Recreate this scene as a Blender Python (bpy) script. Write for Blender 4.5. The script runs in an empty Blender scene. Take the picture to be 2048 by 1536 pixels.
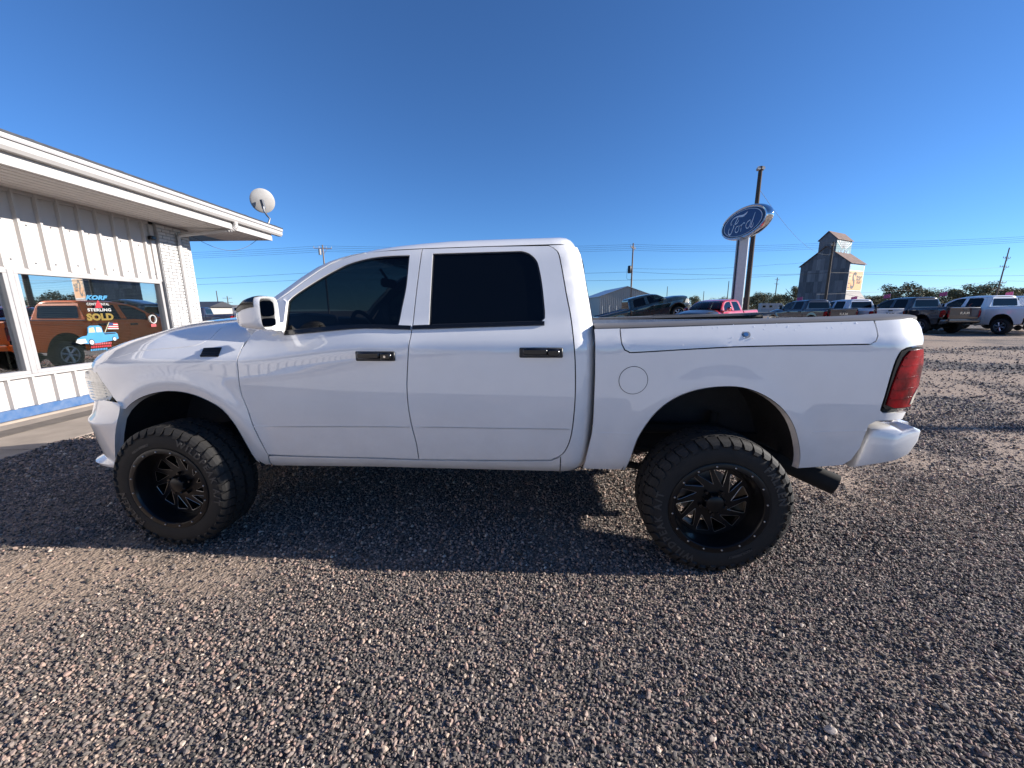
import bpy, bmesh, math, random, bisect
import numpy as np
from mathutils import Vector, Matrix, Euler, noise
from mathutils.geometry import delaunay_2d_cdt

scene = bpy.context.scene
COL = scene.collection
R = math.radians

# ------------------------------------------------------------------ camera
PITCH = math.atan(150 / 770.0)
cam_d = bpy.data.cameras.new('camera')
cam_d.sensor_width = 36.0
cam_d.lens = 36.0 * 770 / 2048
cam_d.clip_start = 0.05
cam_d.clip_end = 3000
cam = bpy.data.objects.new('camera', cam_d)
COL.objects.link(cam)
cam.matrix_world = (Matrix.Translation((0, 0, 1.6)) @ Matrix.Rotation(math.pi / 2 - PITCH, 4, 'X')
                    @ Matrix.Rotation(-0.0100, 4, 'Z'))
scene.camera = cam

# ------------------------------------------------------------------ sky, sun, exposure
SUN_EL, SUN_AZ = R(20.5), R(-2.4)          # azimuth measured from world +X
world = bpy.data.worlds.new('World')
scene.world = world
world.use_nodes = True
wn = world.node_tree
wn.nodes.clear()
sky = wn.nodes.new('ShaderNodeTexSky')
sky.sky_type = 'NISHITA'
sky.sun_disc = False
sky.sun_elevation = SUN_EL
sky.sun_rotation = math.pi / 2 - SUN_AZ
sky.altitude = 3500
sky.air_density = 1.35
sky.dust_density = 0.2
sky.ozone_density = 9.0
bg = wn.nodes.new('ShaderNodeBackground')
bg.inputs['Strength'].default_value = 0.092
wo = wn.nodes.new('ShaderNodeOutputWorld')
wn.links.new(sky.outputs[0], bg.inputs['Color'])
wn.links.new(bg.outputs[0], wo.inputs['Surface'])
sun_d = bpy.data.lights.new('sun', 'SUN')
sun_d.energy = 5.0
sun_d.angle = R(0.5)
sun_d.color = (1.0, 0.94, 0.865)
sun = bpy.data.objects.new('sun', sun_d)
COL.objects.link(sun)
sdir = Vector((math.cos(SUN_EL) * math.cos(SUN_AZ), math.cos(SUN_EL) * math.sin(SUN_AZ), math.sin(SUN_EL)))
sun.rotation_euler = (-sdir).to_track_quat('-Z', 'Y').to_euler()
sun.location = sdir * 50
scene.view_settings.view_transform = 'Standard'
scene.view_settings.look = 'None'
scene.view_settings.gamma = 1.0
scene.view_settings.exposure = 0.90
scene.view_settings.use_curve_mapping = False
scene.render.engine = 'CYCLES'
scene.cycles.use_denoising = True
scene.cycles.max_bounces = 8
scene.cycles.transparent_max_bounces = 12
scene.cycles.sample_clamp_indirect = 6.0
scene.cycles.caustics_reflective = False

# ------------------------------------------------------------------ helpers
def link(o, parent=None):
    COL.objects.link(o)
    if parent is not None:
        o.parent = parent
    return o

def tag(o, label=None, cat=None, group=None, kind=None):
    if label: o['label'] = label
    if cat: o['category'] = cat
    if group: o['group'] = group
    if kind: o['kind'] = kind
    return o

def empty(name, loc=(0, 0, 0), rz=0.0, parent=None):
    o = bpy.data.objects.new(name, None)
    o.empty_display_size = 0.2
    o.location = loc
    o.rotation_euler = (0, 0, rz)
    return link(o, parent)

def mesh_of(name, verts, faces, mat=None, smooth=None, recalc=True, weld=None, mats=None, mids=None):
    me = bpy.data.meshes.new(name)
    me.from_pydata([tuple(v) for v in verts], [], [tuple(f) for f in faces])
    for m in (mats or ([mat] if mat else [])):
        me.materials.append(m)
    if mids is not None:
        me.polygons.foreach_set('material_index', mids)
    bm = bmesh.new()
    bm.from_mesh(me)
    if weld:
        bmesh.ops.remove_doubles(bm, verts=bm.verts, dist=weld)
    if recalc:
        bmesh.ops.recalc_face_normals(bm, faces=bm.faces)
    if smooth is not None:
        th = R(smooth)
        for f in bm.faces: f.smooth = True
        for e in bm.edges:
            if len(e.link_faces) != 2 or e.calc_face_angle(0) > th:
                e.smooth = False
    bm.to_mesh(me)
    bm.free()
    return me

def mk(name, verts, faces, mat, parent=None, smooth=None, loc=None, rot=None, **kw):
    o = bpy.data.objects.new(name, mesh_of(name, verts, faces, mat, smooth, **kw))
    if loc is not None: o.location = loc
    if rot is not None: o.rotation_euler = rot
    return link(o, parent)

class MB:
    def __init__(s): s.v, s.f = [], []
    def add(s, v, f):
        n = len(s.v)
        s.v += [tuple(p) for p in v]
        s.f += [tuple(i + n for i in q) for q in f]
        return s
    def box(s, c, d, M=None, b=0.0):
        hx, hy, hz = d[0] / 2, d[1] / 2, d[2] / 2
        if b <= 0:
            v = [(x * hx, y * hy, z * hz) for x in (-1, 1) for y in (-1, 1) for z in (-1, 1)]
            f = [(0, 1, 3, 2), (4, 6, 7, 5), (0, 4, 5, 1), (2, 3, 7, 6), (0, 2, 6, 4), (1, 5, 7, 3)]
        else:
            b = min(b, hx * .9, hy * .9, hz * .9)
            v, idx = [], {}
            for x in (-1, 1):
                for y in (-1, 1):
                    for z in (-1, 1):
                        for a in range(3):
                            p = [x * (hx - b), y * (hy - b), z * (hz - b)]
                            p[a] = (x * hx, y * hy, z * hz)[a]
                            idx[x, y, z, a] = len(v); v.append(tuple(p))
            f = []
            for a in range(3):
                o1, o2 = [i for i in range(3) if i != a]
                for sg in (-1, 1):
                    q = []
                    for (m, n) in ((-1, -1), (1, -1), (1, 1), (-1, 1)):
                        k = [0, 0, 0]; k[a] = sg; k[o1] = m; k[o2] = n
                        q.append(idx[k[0], k[1], k[2], a])
                    f.append(tuple(q))
            for a in range(3):
                o1, o2 = [i for i in range(3) if i != a]
                for m in (-1, 1):
                    for n in (-1, 1):
                        k0 = [0, 0, 0]; k0[o1] = m; k0[o2] = n
                        k1 = list(k0); k0[a] = -1; k1[a] = 1
                        f.append((idx[(*k0, o1)], idx[(*k1, o1)], idx[(*k1, o2)], idx[(*k0, o2)]))
            for x in (-1, 1):
                for y in (-1, 1):
                    for z in (-1, 1):
                        f.append((idx[x, y, z, 0], idx[x, y, z, 1], idx[x, y, z, 2]))
        if M is not None: v = [M @ Vector(p) for p in v]
        return s.add([(p[0] + c[0], p[1] + c[1], p[2] + c[2]) for p in v], f)
    def tube(s, path, r, n=8, cap=True, closed=False):
        P = [Vector(p) for p in path]
        rs = r if isinstance(r, (list, tuple)) else [r] * len(P)
        v, f = [], []
        up = None
        for i, p in enumerate(P):
            a = P[i - 1] if (i or closed) else p
            b = P[(i + 1) % len(P)] if (i < len(P) - 1 or closed) else p
            d = (b - a).normalized()
            if up is None:
                up = d.orthogonal().normalized()
            up = (up - d * up.dot(d))
            up = up.normalized() if up.length > 1e-6 else d.orthogonal().normalized()
            w = d.cross(up)
            for k in range(n):
                t = 2 * math.pi * k / n
                v.append(p + (up * math.cos(t) + w * math.sin(t)) * rs[i])
        m = len(P)
        for i in range(m if closed else m - 1):
            j = (i + 1) % m
            for k in range(n):
                l = (k + 1) % n
                f.append((i * n + k, i * n + l, j * n + l, j * n + k))
        if cap and not closed:
            f.append(tuple(range(n - 1, -1, -1)))
            f.append(tuple((m - 1) * n + k for k in range(n)))
        return s.add(v, f)
    def loft(s, rings, closed=True, cap0=False, cap1=False):
        n = len(rings[0]); v = [p for r in rings for p in r]; f = []
        for i in range(len(rings) - 1):
            for k in range(n if closed else n - 1):
                l = (k + 1) % n
                f.append((i * n + k, i * n + l, (i + 1) * n + l, (i + 1) * n + k))
        if cap0: f.append(tuple(range(n - 1, -1, -1)))
        if cap1: f.append(tuple((len(rings) - 1) * n + k for k in range(n)))
        return s.add(v, f)
    def prism(s, poly, d):
        n = len(poly); d = Vector(d)
        a = [Vector(p) for p in poly]; b = [p + d for p in a]
        f = [tuple(range(n - 1, -1, -1)), tuple(range(n, 2 * n))]
        f += [(i, (i + 1) % n, n + (i + 1) % n, n + i) for i in range(n)]
        return s.add(a + b, f)
    def xf(s, M):
        s.v = [tuple(M @ Vector(p)) for p in s.v]; return s
    def make(s, name, mat, parent=None, smooth=None, **kw):
        return mk(name, s.v, s.f, mat, parent, smooth, **kw)

def copy_tree(o, parent=None):
    c = o.copy()
    COL.objects.link(c)
    c.parent = parent
    for ch in list(o.children):
        copy_tree(ch, c)
    return c

def crom(pts, seg=0.03):
    """Catmull-Rom resample of an open polyline, end points kept"""
    P = [np.array(p, float) for p in pts]
    out = []
    for i in range(len(P) - 1):
        p0 = P[i - 1] if i else 2 * P[0] - P[1]
        p3 = P[i + 2] if i + 2 < len(P) else 2 * P[-1] - P[-2]
        p1, p2 = P[i], P[i + 1]
        n = max(1, int(np.linalg.norm(p2 - p1) / seg + .5))
        for k in range(n):
            u = k / n
            out.append(tuple(.5 * (2 * p1 + (p2 - p0) * u + (2 * p0 - 5 * p1 + 4 * p2 - p3) * u * u
                                   + (3 * p1 - p0 - 3 * p2 + p3) * u ** 3)))
    out.append(tuple(P[-1]))
    return out

# ------------------------------------------------------------------ materials
def nmat(name):
    m = bpy.data.materials.new(name)
    m.use_nodes = True
    nt = m.node_tree
    b = nt.nodes['Principled BSDF']
    return m, nt, b

def N(nt, t, **kw):
    n = nt.nodes.new(t)
    for k, v in kw.items():
        if k in n.inputs: n.inputs[k].default_value = v
        else: setattr(n, k, v)
    return n

def pbr(name, col, rough=.5, metal=0.0, coat=0.0, var=0.0, vscale=8.0, bump=0.0, bscale=40.0, spec=.5, dirt=None, coord='Object', stretch=None):
    """plain procedural surface: colour with noise variation, optional bump and dirt tint"""
    m, nt, b = nmat(name)
    b.inputs['Roughness'].default_value = rough
    b.inputs['Metallic'].default_value = metal
    b.inputs['Coat Weight'].default_value = coat
    b.inputs['Coat Roughness'].default_value = .03
    b.inputs['Specular IOR Level'].default_value = spec
    tc = N(nt, 'ShaderNodeTexCoord')
    src = tc.outputs[coord]
    if stretch:
        mp = N(nt, 'ShaderNodeMapping')
        mp.inputs['Scale'].default_value = stretch
        nt.links.new(src, mp.inputs['Vector']); src = mp.outputs[0]
    n1 = N(nt, 'ShaderNodeTexNoise', Scale=vscale, Detail=6.0, Roughness=.6)
    nt.links.new(src, n1.inputs['Vector'])
    rp = N(nt, 'ShaderNodeValToRGB')
    rp.color_ramp.elements[0].position = .3
    rp.color_ramp.elements[1].position = .7
    c0 = [max(0, c * (1 - var)) for c in col]
    c1 = [min(1, c * (1 + var)) for c in col]
    if dirt: c0 = [a * .5 + d * .5 for a, d in zip(col, dirt)]
    rp.color_ramp.elements[0].color = (*c0, 1)
    rp.color_ramp.elements[1].color = (*c1, 1)
    nt.links.new(n1.outputs['Fac'], rp.inputs['Fac'])
    nt.links.new(rp.outputs[0], b.inputs['Base Color'])
    if bump > 0:
        n2 = N(nt, 'ShaderNodeTexNoise', Scale=bscale, Detail=5.0)
        nt.links.new(src, n2.inputs['Vector'])
        bp = N(nt, 'ShaderNodeBump', Strength=bump, Distance=.01)
        nt.links.new(n2.outputs['Fac'], bp.inputs['Height'])
        nt.links.new(bp.outputs[0], b.inputs['Normal'])
    return m

def paint(name, col, rough=.35, flake=0.0):
    m, nt, b = nmat(name)
    tc = N(nt, 'ShaderNodeTexCoord')
    n1 = N(nt, 'ShaderNodeTexNoise', Scale=2.3, Detail=7.0, Roughness=.65)
    nt.links.new(tc.outputs['Object'], n1.inputs['Vector'])
    # road dust in streaks: slightly warmer, duller
    rp = N(nt, 'ShaderNodeValToRGB')
    rp.color_ramp.elements[0].position = .35
    rp.color_ramp.elements[1].position = .75
    rp.color_ramp.elements[0].color = (*col, 1)
    rp.color_ramp.elements[1].color = (*[c * .9 + d * .1 for c, d in zip(col, (.35, .3, .26))], 1)
    nt.links.new(n1.outputs['Fac'], rp.inputs['Fac'])
    # dried road spray low on the flanks
    sx = N(nt, 'ShaderNodeSeparateXYZ'); nt.links.new(tc.outputs['Object'], sx.inputs[0])
    mz = N(nt, 'ShaderNodeMapRange'); mz.inputs['From Min'].default_value = 1.05; mz.inputs['From Max'].default_value = .52
    nt.links.new(sx.outputs['Z'], mz.inputs['Value'])
    n3 = N(nt, 'ShaderNodeTexNoise', Scale=9.0, Detail=8.0, Roughness=.7); nt.links.new(tc.outputs['Object'], n3.inputs['Vector'])
    pw = N(nt, 'ShaderNodeMath', operation='MULTIPLY'); nt.links.new(mz.outputs[0], pw.inputs[0]); nt.links.new(n3.outputs['Fac'], pw.inputs[1])
    sc = N(nt, 'ShaderNodeMath', operation='MULTIPLY'); sc.inputs[1].default_value = .42; nt.links.new(pw.outputs[0], sc.inputs[0])
    dm = N(nt, 'ShaderNodeMix', data_type='RGBA'); dm.inputs['B'].default_value = (.40, .345, .29, 1)
    nt.links.new(sc.outputs[0], dm.inputs['Factor']); nt.links.new(rp.outputs[0], dm.inputs['A'])
    nt.links.new(dm.outputs['Result'], b.inputs['Base Color'])
    b.inputs['Roughness'].default_value = rough
    b.inputs['Metallic'].default_value = flake
    b.inputs['Specular IOR Level'].default_value = .15
    b.inputs['Coat Weight'].default_value = 1.0
    b.inputs['Coat Roughness'].default_value = .02
    b.inputs['Coat IOR'].default_value = 1.95
    n2 = N(nt, 'ShaderNodeTexNoise', Scale=5.0, Detail=3.0)
    nt.links.new(tc.outputs['Object'], n2.inputs['Vector'])
    mr = N(nt, 'ShaderNodeMapRange')
    mr.inputs['To Min'].default_value = .0
    mr.inputs['To Max'].default_value = .03
    nt.links.new(n2.outputs['Fac'], mr.inputs['Value'])
    nt.links.new(mr.outputs[0], b.inputs['Coat Roughness'])
    return m

def glass(name, tint, refl=1.0, base=.06):
    """thin pane: mirror reflection by angle over a tinted see-through"""
    m, nt, b = nmat(name)
    nt.nodes.remove(b)
    out = nt.nodes['Material Output']
    lw = N(nt, 'ShaderNodeLayerWeight', Blend=.5)
    pw = N(nt, 'ShaderNodeMath', operation='POWER'); pw.inputs[1].default_value = 4.0
    nt.links.new(lw.outputs['Facing'], pw.inputs[0])
    ma = N(nt, 'ShaderNodeMath', operation='MULTIPLY_ADD'); ma.inputs[1].default_value = .9 * refl; ma.inputs[2].default_value = base
    nt.links.new(pw.outputs[0], ma.inputs[0])
    tr = N(nt, 'ShaderNodeBsdfTransparent'); tr.inputs[0].default_value = (*tint, 1)
    gl = N(nt, 'ShaderNodeBsdfGlossy', Roughness=.01); gl.inputs[0].default_value = (1, 1, 1, 1)
    mx = N(nt, 'ShaderNodeMixShader')
    nt.links.new(ma.outputs[0], mx.inputs[0]); nt.links.new(tr.outputs[0], mx.inputs[1]); nt.links.new(gl.outputs[0], mx.inputs[2])
    nt.links.new(mx.outputs[0], out.inputs['Surface'])
    return m

M = {}
M['white'] = paint('white_paint', (.92, .90, .87), .3)
M['silver'] = paint('silver_paint', (.66, .67, .70), .3, .1)
M['charcoal'] = paint('charcoal_paint', (.035, .035, .037), .3, .2)
M['granite'] = paint('granite_paint', (.028, .028, .03), .3, .1)
M['green'] = paint('dark_green_paint', (.006, .02, .018), .3)
M['red'] = paint('red_paint', (.55, .008, .02), .3)
M['orange'] = pbr('orange_paint', (1.0, .19, .025), .45, spec=.3)
M['navy'] = paint('navy_paint', (.02, .025, .05), .3)
M['blackplastic'] = pbr('black_plastic', (.022, .022, .023), .45, var=.2)
M['blackgloss'] = pbr('black_gloss', (.007, .007, .008), .2, coat=.2)
M['under'] = pbr('underbody_black', (.008, .008, .008), .85, var=.3, vscale=12)
M['liner'] = pbr('wheel_liner', (.016, .017, .02), .7, var=.3, bump=.3, bscale=60)
M['rubber'] = pbr('tyre_rubber', (.013, .0125, .012), .7, var=.25, vscale=14, bump=.12, bscale=160, spec=.3, dirt=(.035, .031, .028))
M['rubber2'] = pbr('tyre_lettering', (.05, .048, .046), .45, var=.1)
M['rimblack'] = pbr('wheel_black_paint', (.007, .007, .008), .28, spec=.3)
M['milled'] = pbr('milled_alloy', (.5, .49, .48), .3, metal=1.0)
M['chrome'] = pbr('chrome', (.8, .8, .8), .07, metal=1.0)
M['alloy'] = pbr('alloy_wheel', (.5, .5, .52), .3, metal=.9)
M['steel'] = pbr('grey_steel', (.3, .3, .3), .45, metal=.8, var=.2)
M['privacy'] = pbr('privacy_glass', (.0025, .003, .004), .02, spec=.35)
M['tint'] = glass('tinted_glass', (.03, .038, .042), 1.0, .035)
M['windscreen'] = glass('windscreen_glass', (.62, .72, .72))
M['mirror'] = pbr('mirror_glass', (.35, .36, .37), .02, metal=1.0)
M['lens'] = pbr('headlight_lens', (.62, .58, .47), .12, coat=1.0, var=.25, vscale=30)
M['amber'] = pbr('amber_lens', (.5, .2, .04), .2, coat=1.0)
M['interior'] = pbr('interior_dark', (.012, .012, .013), .8, var=.2)
M['seatcloth'] = pbr('seat_cloth', (.03, .03, .032), .9, var=.2, bump=.2)
M['railcap'] = pbr('weathered_rail_cap', (.085, .08, .077), .55, var=.45, vscale=7, dirt=(.2, .18, .16))
M['bedgrey'] = pbr('bed_liner_grey', (.34, .36, .40), .55, var=.15)
M['dropwhite'] = pbr('water_bead', (.9, .9, .92), .05, coat=1.0)
M['tarp'] = pbr('rolled_cover_vinyl', (.012, .013, .015), .6, bump=.3)

def red_lens():
    m, nt, b = nmat('tail_light_lens')
    tc = N(nt, 'ShaderNodeTexCoord')
    v = N(nt, 'ShaderNodeTexVoronoi', Scale=55.0)
    nt.links.new(tc.outputs['Object'], v.inputs['Vector'])
    n = N(nt, 'ShaderNodeTexNoise', Scale=9.0, Detail=3.0)
    nt.links.new(tc.outputs['Object'], n.inputs['Vector'])
    rp = N(nt, 'ShaderNodeValToRGB')
    rp.color_ramp.elements[0].color = (.07, .0, .002, 1)
    rp.color_ramp.elements[1].color = (.34, .002, .007, 1)
    rp.color_ramp.elements[0].position = .38; rp.color_ramp.elements[1].position = .66
    nt.links.new(n.outputs['Fac'], rp.inputs['Fac'])
    nt.links.new(rp.outputs[0], b.inputs['Base Color'])
    bp = N(nt, 'ShaderNodeBump', Strength=.12, Distance=.002)
    nt.links.new(v.outputs['Distance'], bp.inputs['Height'])
    nt.links.new(bp.outputs[0], b.inputs['Normal'])
    b.inputs['Roughness'].default_value = .2
    b.inputs['Specular IOR Level'].default_value = .22
    return m
M['redlens'] = red_lens()

# ------------------------------------------------------------------ ground
def ground_mat():
    m, nt, b = nmat('gravel_ground')
    tc = N(nt, 'ShaderNodeTexCoord'); P = tc.outputs['Object']
    v1 = N(nt, 'ShaderNodeTexVoronoi', Scale=70.0); nt.links.new(P, v1.inputs['Vector'])
    v2 = N(nt, 'ShaderNodeTexVoronoi', Scale=26.0); nt.links.new(P, v2.inputs['Vector'])
    sep = N(nt, 'ShaderNodeSeparateColor'); nt.links.new(v1.outputs['Color'], sep.inputs[0])
    rp = N(nt, 'ShaderNodeValToRGB'); e = rp.color_ramp.elements
    e[0].position = 0; e[0].color = (0.041, 0.038, 0.037, 1); e[1].position = 1; e[1].color = (0.310, 0.266, 0.229, 1)
    for p, c in ((.35, (0.085, 0.079, 0.073)), (.6, (0.140, 0.122, 0.111)), (.82, (0.214, 0.177, 0.156))):
        q = e.new(p); q.color = (*c, 1)
    nt.links.new(sep.outputs[0], rp.inputs['Fac'])
    # tan fines showing in drifts
    n1 = N(nt, 'ShaderNodeTexNoise', Scale=.55, Detail=7.0, Roughness=.62); nt.links.new(P, n1.inputs['Vector'])
    r1 = N(nt, 'ShaderNodeValToRGB'); r1.color_ramp.elements[0].position = .50; r1.color_ramp.elements[1].position = .78
    ad_ = N(nt, 'ShaderNodeAttribute', attribute_name='dirt')
    m1 = N(nt, 'ShaderNodeMath', operation='MULTIPLY_ADD'); m1.inputs[1].default_value = .30; nt.links.new(ad_.outputs['Fac'], m1.inputs[0]); nt.links.new(n1.outputs['Fac'], m1.inputs[2])
    nt.links.new(m1.outputs[0], r1.inputs['Fac'])
    n2 = N(nt, 'ShaderNodeTexNoise', Scale=130.0, Detail=3.0); nt.links.new(P, n2.inputs['Vector'])
    r2 = N(nt, 'ShaderNodeValToRGB'); r2.color_ramp.elements[0].color = (.30, .215, .155, 1); r2.color_ramp.elements[1].color = (.54, .41, .305, 1)
    nt.links.new(n2.outputs['Fac'], r2.inputs['Fac'])
    mx = N(nt, 'ShaderNodeMix', data_type='RGBA')
    mm = N(nt, 'ShaderNodeMath', operation='MULTIPLY'); mm.inputs[1].default_value = .75
    nt.links.new(r1.outputs[0], mm.inputs[0]); nt.links.new(mm.outputs[0], mx.inputs['Factor'])
    nt.links.new(rp.outputs[0], mx.inputs['A']); nt.links.new(r2.outputs[0], mx.inputs['B'])
    nt.links.new(mx.outputs['Result'], b.inputs['Base Color'])
    b.inputs['Roughness'].default_value = .9; b.inputs['Specular IOR Level'].default_value = .2
    ad = N(nt, 'ShaderNodeMath', operation='MULTIPLY_ADD'); ad.inputs[1].default_value = -1.6
    nt.links.new(v2.outputs['Distance'], ad.inputs[0]); nt.links.new(v1.outputs['Distance'], ad.inputs[2])
    bp = N(nt, 'ShaderNodeBump', Strength=.6, Distance=.010)
    nt.links.new(ad.outputs[0], bp.inputs['Height']); nt.links.new(bp.outputs[0], b.inputs['Normal'])
    return m
M['ground'] = ground_mat()

def sand(x, y):
    """0..1: how far the stones are worn away from the tan dirt (tracks and bare patches)"""
    a = noise.noise(Vector((x * .45, y * .45, 1.3))) + .6 * noise.noise(Vector((x * 1.6, y * 1.6, 5.0))) + .3 * noise.noise(Vector((x * 6, y * 6, 2.0)))
    left = min(1, max(0, (.1 - x) / 2.2)) * min(1, max(0, (2.75 - y) / .5)) * min(1, max(0, (y - .7) / .8))
    right = min(1, max(0, (x - 2.0) / 2.5)) * min(1, max(0, (y - 1.6) / 2.0))
    tr = 0.0
    for c, w in ((5.9, .3), (7.6, .32), (11.0, .5), (13.2, .5)):       # wheel tracks crossing the lot
        d = (y - c - .12 * x - .25 * math.sin(x * .3)) / w
        tr = max(tr, math.exp(-d * d))
    v = a * .9 + .98 * left + .62 * right + .45 * tr * min(1, max(0, (x + 1) / 3 if x > -1 else 0)) - .28
    return min(1, max(0, v * 1.7))
def gz(x, y):
    d = math.hypot(x, y - 3)
    k = max(0.0, 1 - d / 60)
    z = -.014 + k * (.016 * noise.noise(Vector((x * .35, y * .35, 3.1))) + .012 * noise.noise(Vector((x * 1.3, y * 1.3, 7.7))))
    if x < -4.6: z -= .035 * min(1, (-4.6 - x) / 1.2)
    return z
def axis(lim, fine, n_out):
    a = [0.0]; st = fine
    while a[-1] < lim:
        a.append(a[-1] + st)
        if a[-1] > n_out: st *= 1.22
    return a
ax = axis(1800, .25, 9); ay = axis(1900, .25, 12); an = axis(500, .3, 3)
gx = [-q for q in ax[:0:-1]] + ax
gy = [-q for q in an[:0:-1]] + ay
gv = [(x, y, gz(x, y)) for y in gy for x in gx]
nx = len(gx)
gf = [(j * nx + i, j * nx + i + 1, (j + 1) * nx + i + 1, (j + 1) * nx + i) for j in range(len(gy) - 1) for i in range(nx - 1)]
g = mk('ground', gv, gf, M['ground'], smooth=60, recalc=False)
at = g.data.attributes.new('dirt', 'FLOAT', 'POINT')
at.data.foreach_set('value', np.array([sand(x, y) if abs(x) < 40 and -3 < y < 60 else .35 for x, y, z in gv], np.float32))
tag(g, 'grey gravel lot with tan dirt showing through', 'ground', kind='structure')

# concrete apron along the building
M['concrete'] = pbr('concrete', (.32, .265, .215), .85, var=.16, vscale=3, bump=.25, bscale=90, coord='Object')
M['palecon'] = pbr('bounce_concrete', (.50, .46, .41), .85, var=.1, vscale=2)  # pale colour of the added slabs that bounce light
M['darkconcrete'] = pbr('dark_concrete', (.13, .108, .09), .85, var=.25, vscale=5, bump=.25, bscale=90)
ap = MB()
ap = empty('concrete_apron')
tag(ap, 'pale concrete apron along the foot of the white building', 'pavement', kind='structure')
for i in range(-4, 4):
    mb = MB().box((-6.79, i * 3.0 + 3.0, -.10), (1.84, 2.985, .13), b=.008)
    mb.make('slab', M['concrete'], ap)
tag(MB().box((-7.07, 3.0, -.031), (.36, 24, .004)).make('dark_strip', M['darkconcrete'], ap))  # thin darker band laid over the slabs, parallel to the wall

# unseen pale slabs added behind the camera, bouncing sunlight onto the truck's flank
fc = empty('bounce_forecourt'); tag(fc, 'added pale forecourt out of view behind the camera, bouncing light onto the truck', 'pavement', kind='structure')
for i in range(5):
    for j in range(4):
        MB().box((-3.7 + i * 4.2, -2.9 - j * 3.6, -.045), (4.185, 3.585, .09), b=.008).make('slab', M['palecon'], fc)
# loose stones, near the camera only; further out the ground material takes over
def stone_mat():
    m, nt, b = nmat('gravel_stone')
    oi = N(nt, 'ShaderNodeObjectInfo')
    rp = N(nt, 'ShaderNodeValToRGB'); e = rp.color_ramp.elements
    e[0].position = 0; e[0].color = (0.067, 0.062, 0.057, 1); e[1].position = 1; e[1].color = (0.615, 0.523, 0.431, 1)
    for p, c in ((.22, (0.112, 0.099, 0.088)), (.42, (0.179, 0.154, 0.137)), (.58, (0.264, 0.214, 0.185)), (.74, (0.343, 0.260, 0.217)), (.86, (0.366, 0.245, 0.199)), (.95, (0.452, 0.355, 0.273))):
        q = e.new(p); q.color = (*c, 1)
    nt.links.new(oi.outputs['Random'], rp.inputs['Fac'])
    tc = N(nt, 'ShaderNodeTexCoord')
    n1 = N(nt, 'ShaderNodeTexNoise', Scale=3.0, Detail=4.0); nt.links.new(tc.outputs['Object'], n1.inputs['Vector'])
    mx = N(nt, 'ShaderNodeMix', data_type='RGBA', blend_type='MULTIPLY'); mx.inputs['Factor'].default_value = .6
    r2 = N(nt, 'ShaderNodeValToRGB'); r2.color_ramp.elements[0].color = (.55, .55, .57, 1); r2.color_ramp.elements[1].color = (1.25, 1.2, 1.15, 1)
    r2.color_ramp.elements[0].position = .3; r2.color_ramp.elements[1].position = .7
    nt.links.new(n1.outputs['Fac'], r2.inputs['Fac'])
    nt.links.new(rp.outputs[0], mx.inputs['A']); nt.links.new(r2.outputs[0], mx.inputs['B'])
    nt.links.new(mx.outputs['Result'], b.inputs['Base Color'])
    b.inputs['Roughness'].default_value = .75; b.inputs['Specular IOR Level'].default_value = .35
    return m
M['stone'] = stone_mat()
stones = bpy.data.collections.new('stone_shapes')
rng = random.Random(5)
for k in range(9):
    bm = bmesh.new()
    bmesh.ops.create_icosphere(bm, subdivisions=1 if k < 6 else 2, radius=1)
    ph = Vector((k * 7.3, k * 3.1, k))
    for v in bm.verts:
        d = 1 + .45 * noise.noise(v.co * .9 + ph)
        v.co = Vector((v.co.x * 1.15 * d, v.co.y * .9 * d, v.co.z * .72 * d))
    # a couple of flat cleaved faces
    for _ in range(7):
        nrm = Vector((rng.gauss(0, 1), rng.gauss(0, 1), rng.gauss(0, 1))).normalized()
        lim = rng.uniform(.42, .7)
        for v in bm.verts:
            q = v.co.dot(nrm)
            if q > lim: v.co -= nrm * (q - lim)
    me = bpy.data.meshes.new('stone_shape'); bm.to_mesh(me); bm.free()
    me.materials.append(M['stone'])
    stones.objects.link(bpy.data.objects.new('stone_shape', me))

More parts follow.
